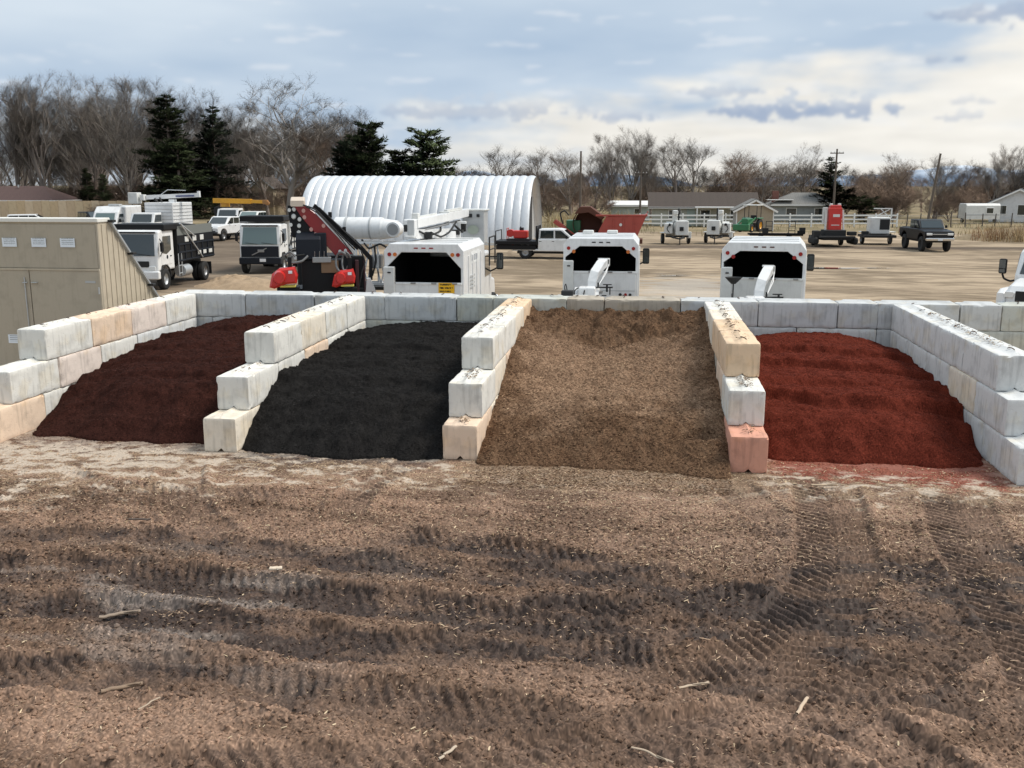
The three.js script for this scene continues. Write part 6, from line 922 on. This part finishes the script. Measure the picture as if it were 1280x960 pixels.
function pine(seed, h, w, o = {}) {                  // trunk, limbs, and needle sprays as many small faces
  reseed(seed); const T = new Limbs(), N = new Limbs(), S = new THREE.Vector3(); T.limb([0, .25, .5, .75, .97].map(t => new THREE.Vector3(rr(-.1, .1), t * h, rr(-.1, .1))), [.035, .028, .02, .011, .003].map(r => r * h * .55), 8);
  const whorls = Math.round(h * 1.5);
  for (let i = 0; i < whorls; i++) { const t = lerp(o.low || .12, .985, i / whorls), env = (o.round ? Math.sin(Math.PI * Math.pow(1 - t, .7)) * .9 + .12 : Math.pow(1 - t, o.pw || .75)) , L = Math.max(.35, w / 2 * env * rr(.65, 1.2)), nb = 5 + Math.floor(rnd() * 3);
    for (let b = 0; b < nb; b++) { const a = rnd() * 6.28, l = L * rr(.55, 1.1), rise = lerp(-.25, .9, t) + rr(-.15, .25), p0 = new THREE.Vector3(0, t * h, 0), p1 = new THREE.Vector3(Math.cos(a) * l, t * h + rise * l * .6, Math.sin(a) * l); T.limb([p0, p0.clone().lerp(p1, .5).add(new THREE.Vector3(0, -.05 * l, 0)), p1], [.05, .03, .01], 4);
      const m = Math.ceil(l * (o.dense || 26)); for (let k = 0; k < m; k++) { const s = rr(.18, 1.08), c = p0.clone().lerp(p1, s).add(S.set(rr(-1, 1), rr(-.55, .6), rr(-1, 1)).multiplyScalar(.16 + .2 * l * (1 - s * .5))), d = S.clone().set(Math.cos(a) + rr(-.9, .9), rr(-.2, 1.0), Math.sin(a) + rr(-.9, .9)).normalize(); N.twig(c, c.clone().addScaledVector(d, rr(.25, .55)), rr(.10, .2)); } } }
  return [T.geo(), N.geo()];
}
const needleM = [std(lin(.165, .22, .115), .8), std(lin(.17, .225, .115), .8), std(lin(.15, .21, .14), .8)];
function evergreen(label, geo, x, z, turn, s, tone) { const t = thing('evergreen_tree', label, 'evergreen tree', [x, 0, z], turn); t.scale.set(...s); for (const [n, q, m] of [['trunk', geo[0], barkM[2]], ['crown', geo[1], needleM[tone]]]) { const o = new THREE.Mesh(q, m); o.name = n; o.castShadow = o.receiveShadow = true; t.add(o); } return t; }
const pA = pine(51, 17, 9.5, { dense: 44, low: .06 }), pB = pine(52, 15, 7.5, { dense: 34, low: .2 }), pC = pine(53, 11, 8, { pw: .5, low: .05, dense: 60 }), pD = pine(54, 5, 4.2, { round: true, low: .02, dense: 40 });
// left row
tree('tall bare tree at the very left edge behind the brown roof', 'vase', -101, -149, 21.5, 1, 0); tree('tall bare tree with dense crown above the brown roof', 'vase', -95.5, -148, 22.8, 1, 0); tree('bare many stemmed tree just right of the brown roof', 'vase', -87, -146, 22, 1.05, 0); tree('bare tree with wide crown between brown roof and pines', 'vase', -77, -140, 21, 1, 1); tree('bare tree leaning into the big pine from the left', 'vase', -72.5, -144, 19.5, .95, 0); tree('pale bare tree rising behind the tall pine', 'vase', -72, -158, 20.8, 1.15, 1); tree('bare tree squeezed between the two tall pines', 'vase', -67, -160, 19, 1, 1);
tree('bare tree behind the left edge crowns, half hidden', 'vase', -104, -158, 22.5, 1.1, 0); tree('bare tree filling the gap above the brown roof', 'vase', -93, -156, 23, 1.15, 1); tree('bare tree filling the gap right of the brown roof', 'vase', -84, -155, 22.6, 1.15, 0); tree('bare tree behind the small dark cypress pair', 'vase', -78.5, -157, 22, 1.1, 0);
evergreen('tallest dark pine, left of the bare spreading tree', pA, -66.4, -132.5, 0, [1.4, 1.02, 1.4], 0); evergreen('dark pine just right of the tallest pine', pB, -60.2, -133.5, 1.2, [1.3, 1.05, 1.3], 2); evergreen('lower dark pine in front of the tall pine pair', pA, -63.2, -128.5, 2.1, [1.2, .62, 1.2], 0); evergreen('small dark cypress beside the brown roof', pA, -79.5, -133, .5, [.45, .42, .45], 0); evergreen('second small dark cypress beside the brown roof', pA, -76.6, -132.2, 2.5, [.4, .37, .4], 0);
tree('large spreading bare tree left of the corrugated hut', 'oak', -47.6, -129, 19.9, 1.05, 1); tree('slim bare tree between the dark pine and the spreading tree', 'thin', -54.5, -138, 14, 1.4, 0); tree('bare tree close behind the hut at its left end', 'thin', -41.5, -128, 13.5, 1.4, 2);
evergreen('dark evergreen rising behind the left end of the hut', pC, -33.1, -116.5, .4, [1.15, 1.08, 1.15], 0); evergreen('lower evergreen at the left of the group behind the hut', pC, -36.4, -119, 2.6, [1.1, .9, 1.1], 2); evergreen('broad dark evergreen behind the middle of the hut', pC, -25, -112.5, 1.4, [1.35, .98, 1.35], 0); evergreen('lesser evergreen beside the broad one behind the hut', pC, -28.6, -113.5, 3.4, [1.1, .78, 1.1], 1);
evergreen('dark evergreen behind the utility pole, right', pB, 23.4, -131, 2, [.75, .55, .75], 0); evergreen('green rounded juniper right of the grey roof house', pD, 27.0, -127, .3, [1.1, .62, 1.0], 1); evergreen('small juniper beside the rounded one', pD, 23.6, -126.5, 1.3, [.9, .9, .9], 1);
// right of the hut
[['bare tree behind the right end of the hut', 'thin', -21, -142, 11, 1.3, 0], ['low bare tree right of the hut roof', 'thin', -15.5, -150, 10.6, 1.4, 0], ['bare tree left of the straight pole', 'thin', -11.3, -152, 11, 1.35, 0], ['bare tree behind the straight pole', 'thin', -8.0, -158, 10.6, 1.3, 2], ['wide bare tree right of the straight pole', 'vase', -4.9, -140, 12.2, .9, 0], ['tallest bare tree of the middle group', 'vase', -2.2, -141, 13, 1, 1], ['bare tree right of the tallest in the middle group', 'vase', .9, -143, 11.6, .9, 0], ['open branched bare tree over the brown house roof', 'thin', 4.4, -146, 12.2, 1.3, 0], ['bare tree over the right of the brown house roof', 'thin', 7.0, -149, 12.4, 1.3, 1], ['twiggy tan tree behind the small shed', 'thin', 10.3, -128, 9.3, 1.4, 2], ['twiggy tree right of the shed gable', 'thin', 12.4, -131, 9.5, 1.5, 2], ['bare tree between shed and grey roof house', 'thin', 15.8, -139, 8.4, 1.2, 0], ['rounded bare tree above the grey roof house', 'oak', 24.0, -155, 11.2, .8, 0], ['low bare tree left of the rounded one', 'thin', 19.8, -150, 8.8, 1.3, 0], ['rounded bare tree right of the evergreen', 'oak', 36.6, -152, 9.6, .9, 0], ['bare tree left of the leaning pole', 'thin', 33.6, -140, 8.4, 1.3, 2], ['bare tree behind the leaning pole', 'thin', 40.5, -146, 9.2, 1.35, 0], ['bare tree right of the leaning pole', 'thin', 44.4, -148, 8.8, 1.3, 2], ['slender bare tree above the camper', 'vase', 49.2, -150, 10.6, .9, 1], ['bare tree left of the white house gable', 'vase', 52.9, -152, 10.8, .95, 0], ['bare tree above the white house', 'vase', 56.6, -150, 10.6, .95, 1], ['bare tree at the right edge behind the white house', 'vase', 60.5, -152, 11, 1, 0]].forEach(a => tree(...a));
[['reddish shrub between straight pole and hut', -12, -124, 4.2], ['shrub thicket right of the straight pole', -6, -126, 4], ['shrub behind the outbuilding', .6, -138, 4.6], ['reddish shrub left of the rail fence posts', 30.5, -129, 4.2], ['shrub below the leaning pole', 34.8, -126, 4], ['reddish shrub right of the leaning pole', 38.5, -132, 4.6], ['shrub behind the camper', 43, -138, 4.8], ['shrub beside the white house', 53.5, -140, 4.6], ['brush heap shrub left of the black car', -66, -112, 2.6], ['shrub at the foot of the spreading tree', -50, -124, 4.5], ['shrub at the left end of the hut', -40.5, -118, 4.2]].forEach(([l, x, z, h]) => tree(l, 'shrub', x, z, h, 1.3, 2));
// the far wood, one mass
{
  reseed(71); const M4 = new THREE.Matrix4(), q = new THREE.Quaternion(), Y = new THREE.Vector3(0, 1, 0);
  const wood = (geo, mat, list, name) => { const im = new THREE.InstancedMesh(geo, mat, list.length); list.forEach(([x, z, s, w], i) => im.setMatrixAt(i, M4.compose(new THREE.Vector3(x, 0, z), q.setFromAxisAngle(Y, i * 1.7), new THREE.Vector3(s * w, s, s * w)))); im.name = numbered(name); im.userData.kind = 'stuff'; im.castShadow = im.receiveShadow = true; scene.add(im); };
  const A = [], B = [], C = [], D = [];
  for (let i = 0; i < 130; i++) { const z = rr(-165, -270), x = rr(-.30, .62) * -z + rr(-6, 6); (i % 2 ? A : B).push([x, z, rr(.50, .80), 1.35]); }
  for (let i = 0; i < 48; i++) { const z = rr(-160, -220), x = rr(-.86, -.27) * -z; C.push([x, z, rr(.66, 1.0), 1.15]); }
  for (let i = 0; i < 200; i++) { const z = rr(-135, -200), x = rr(-.85, .62) * -z; if (x > -30 && x < 30 && z > -150) continue; D.push([x, z, rr(.6, 1.1), 1.5]); }
  wood(mergeGeometries(kinds.thin[0]), twigM[0], A, 'far_woods'); wood(mergeGeometries(kinds.thin[1]), twigM[2], B, 'far_woods'); wood(mergeGeometries(kinds.vase[1]), twigM[0], C, 'far_woods'); wood(mergeGeometries(kinds.shrub[0]), twigM[2], D, 'undergrowth');
}
renderer.render(scene, camera);
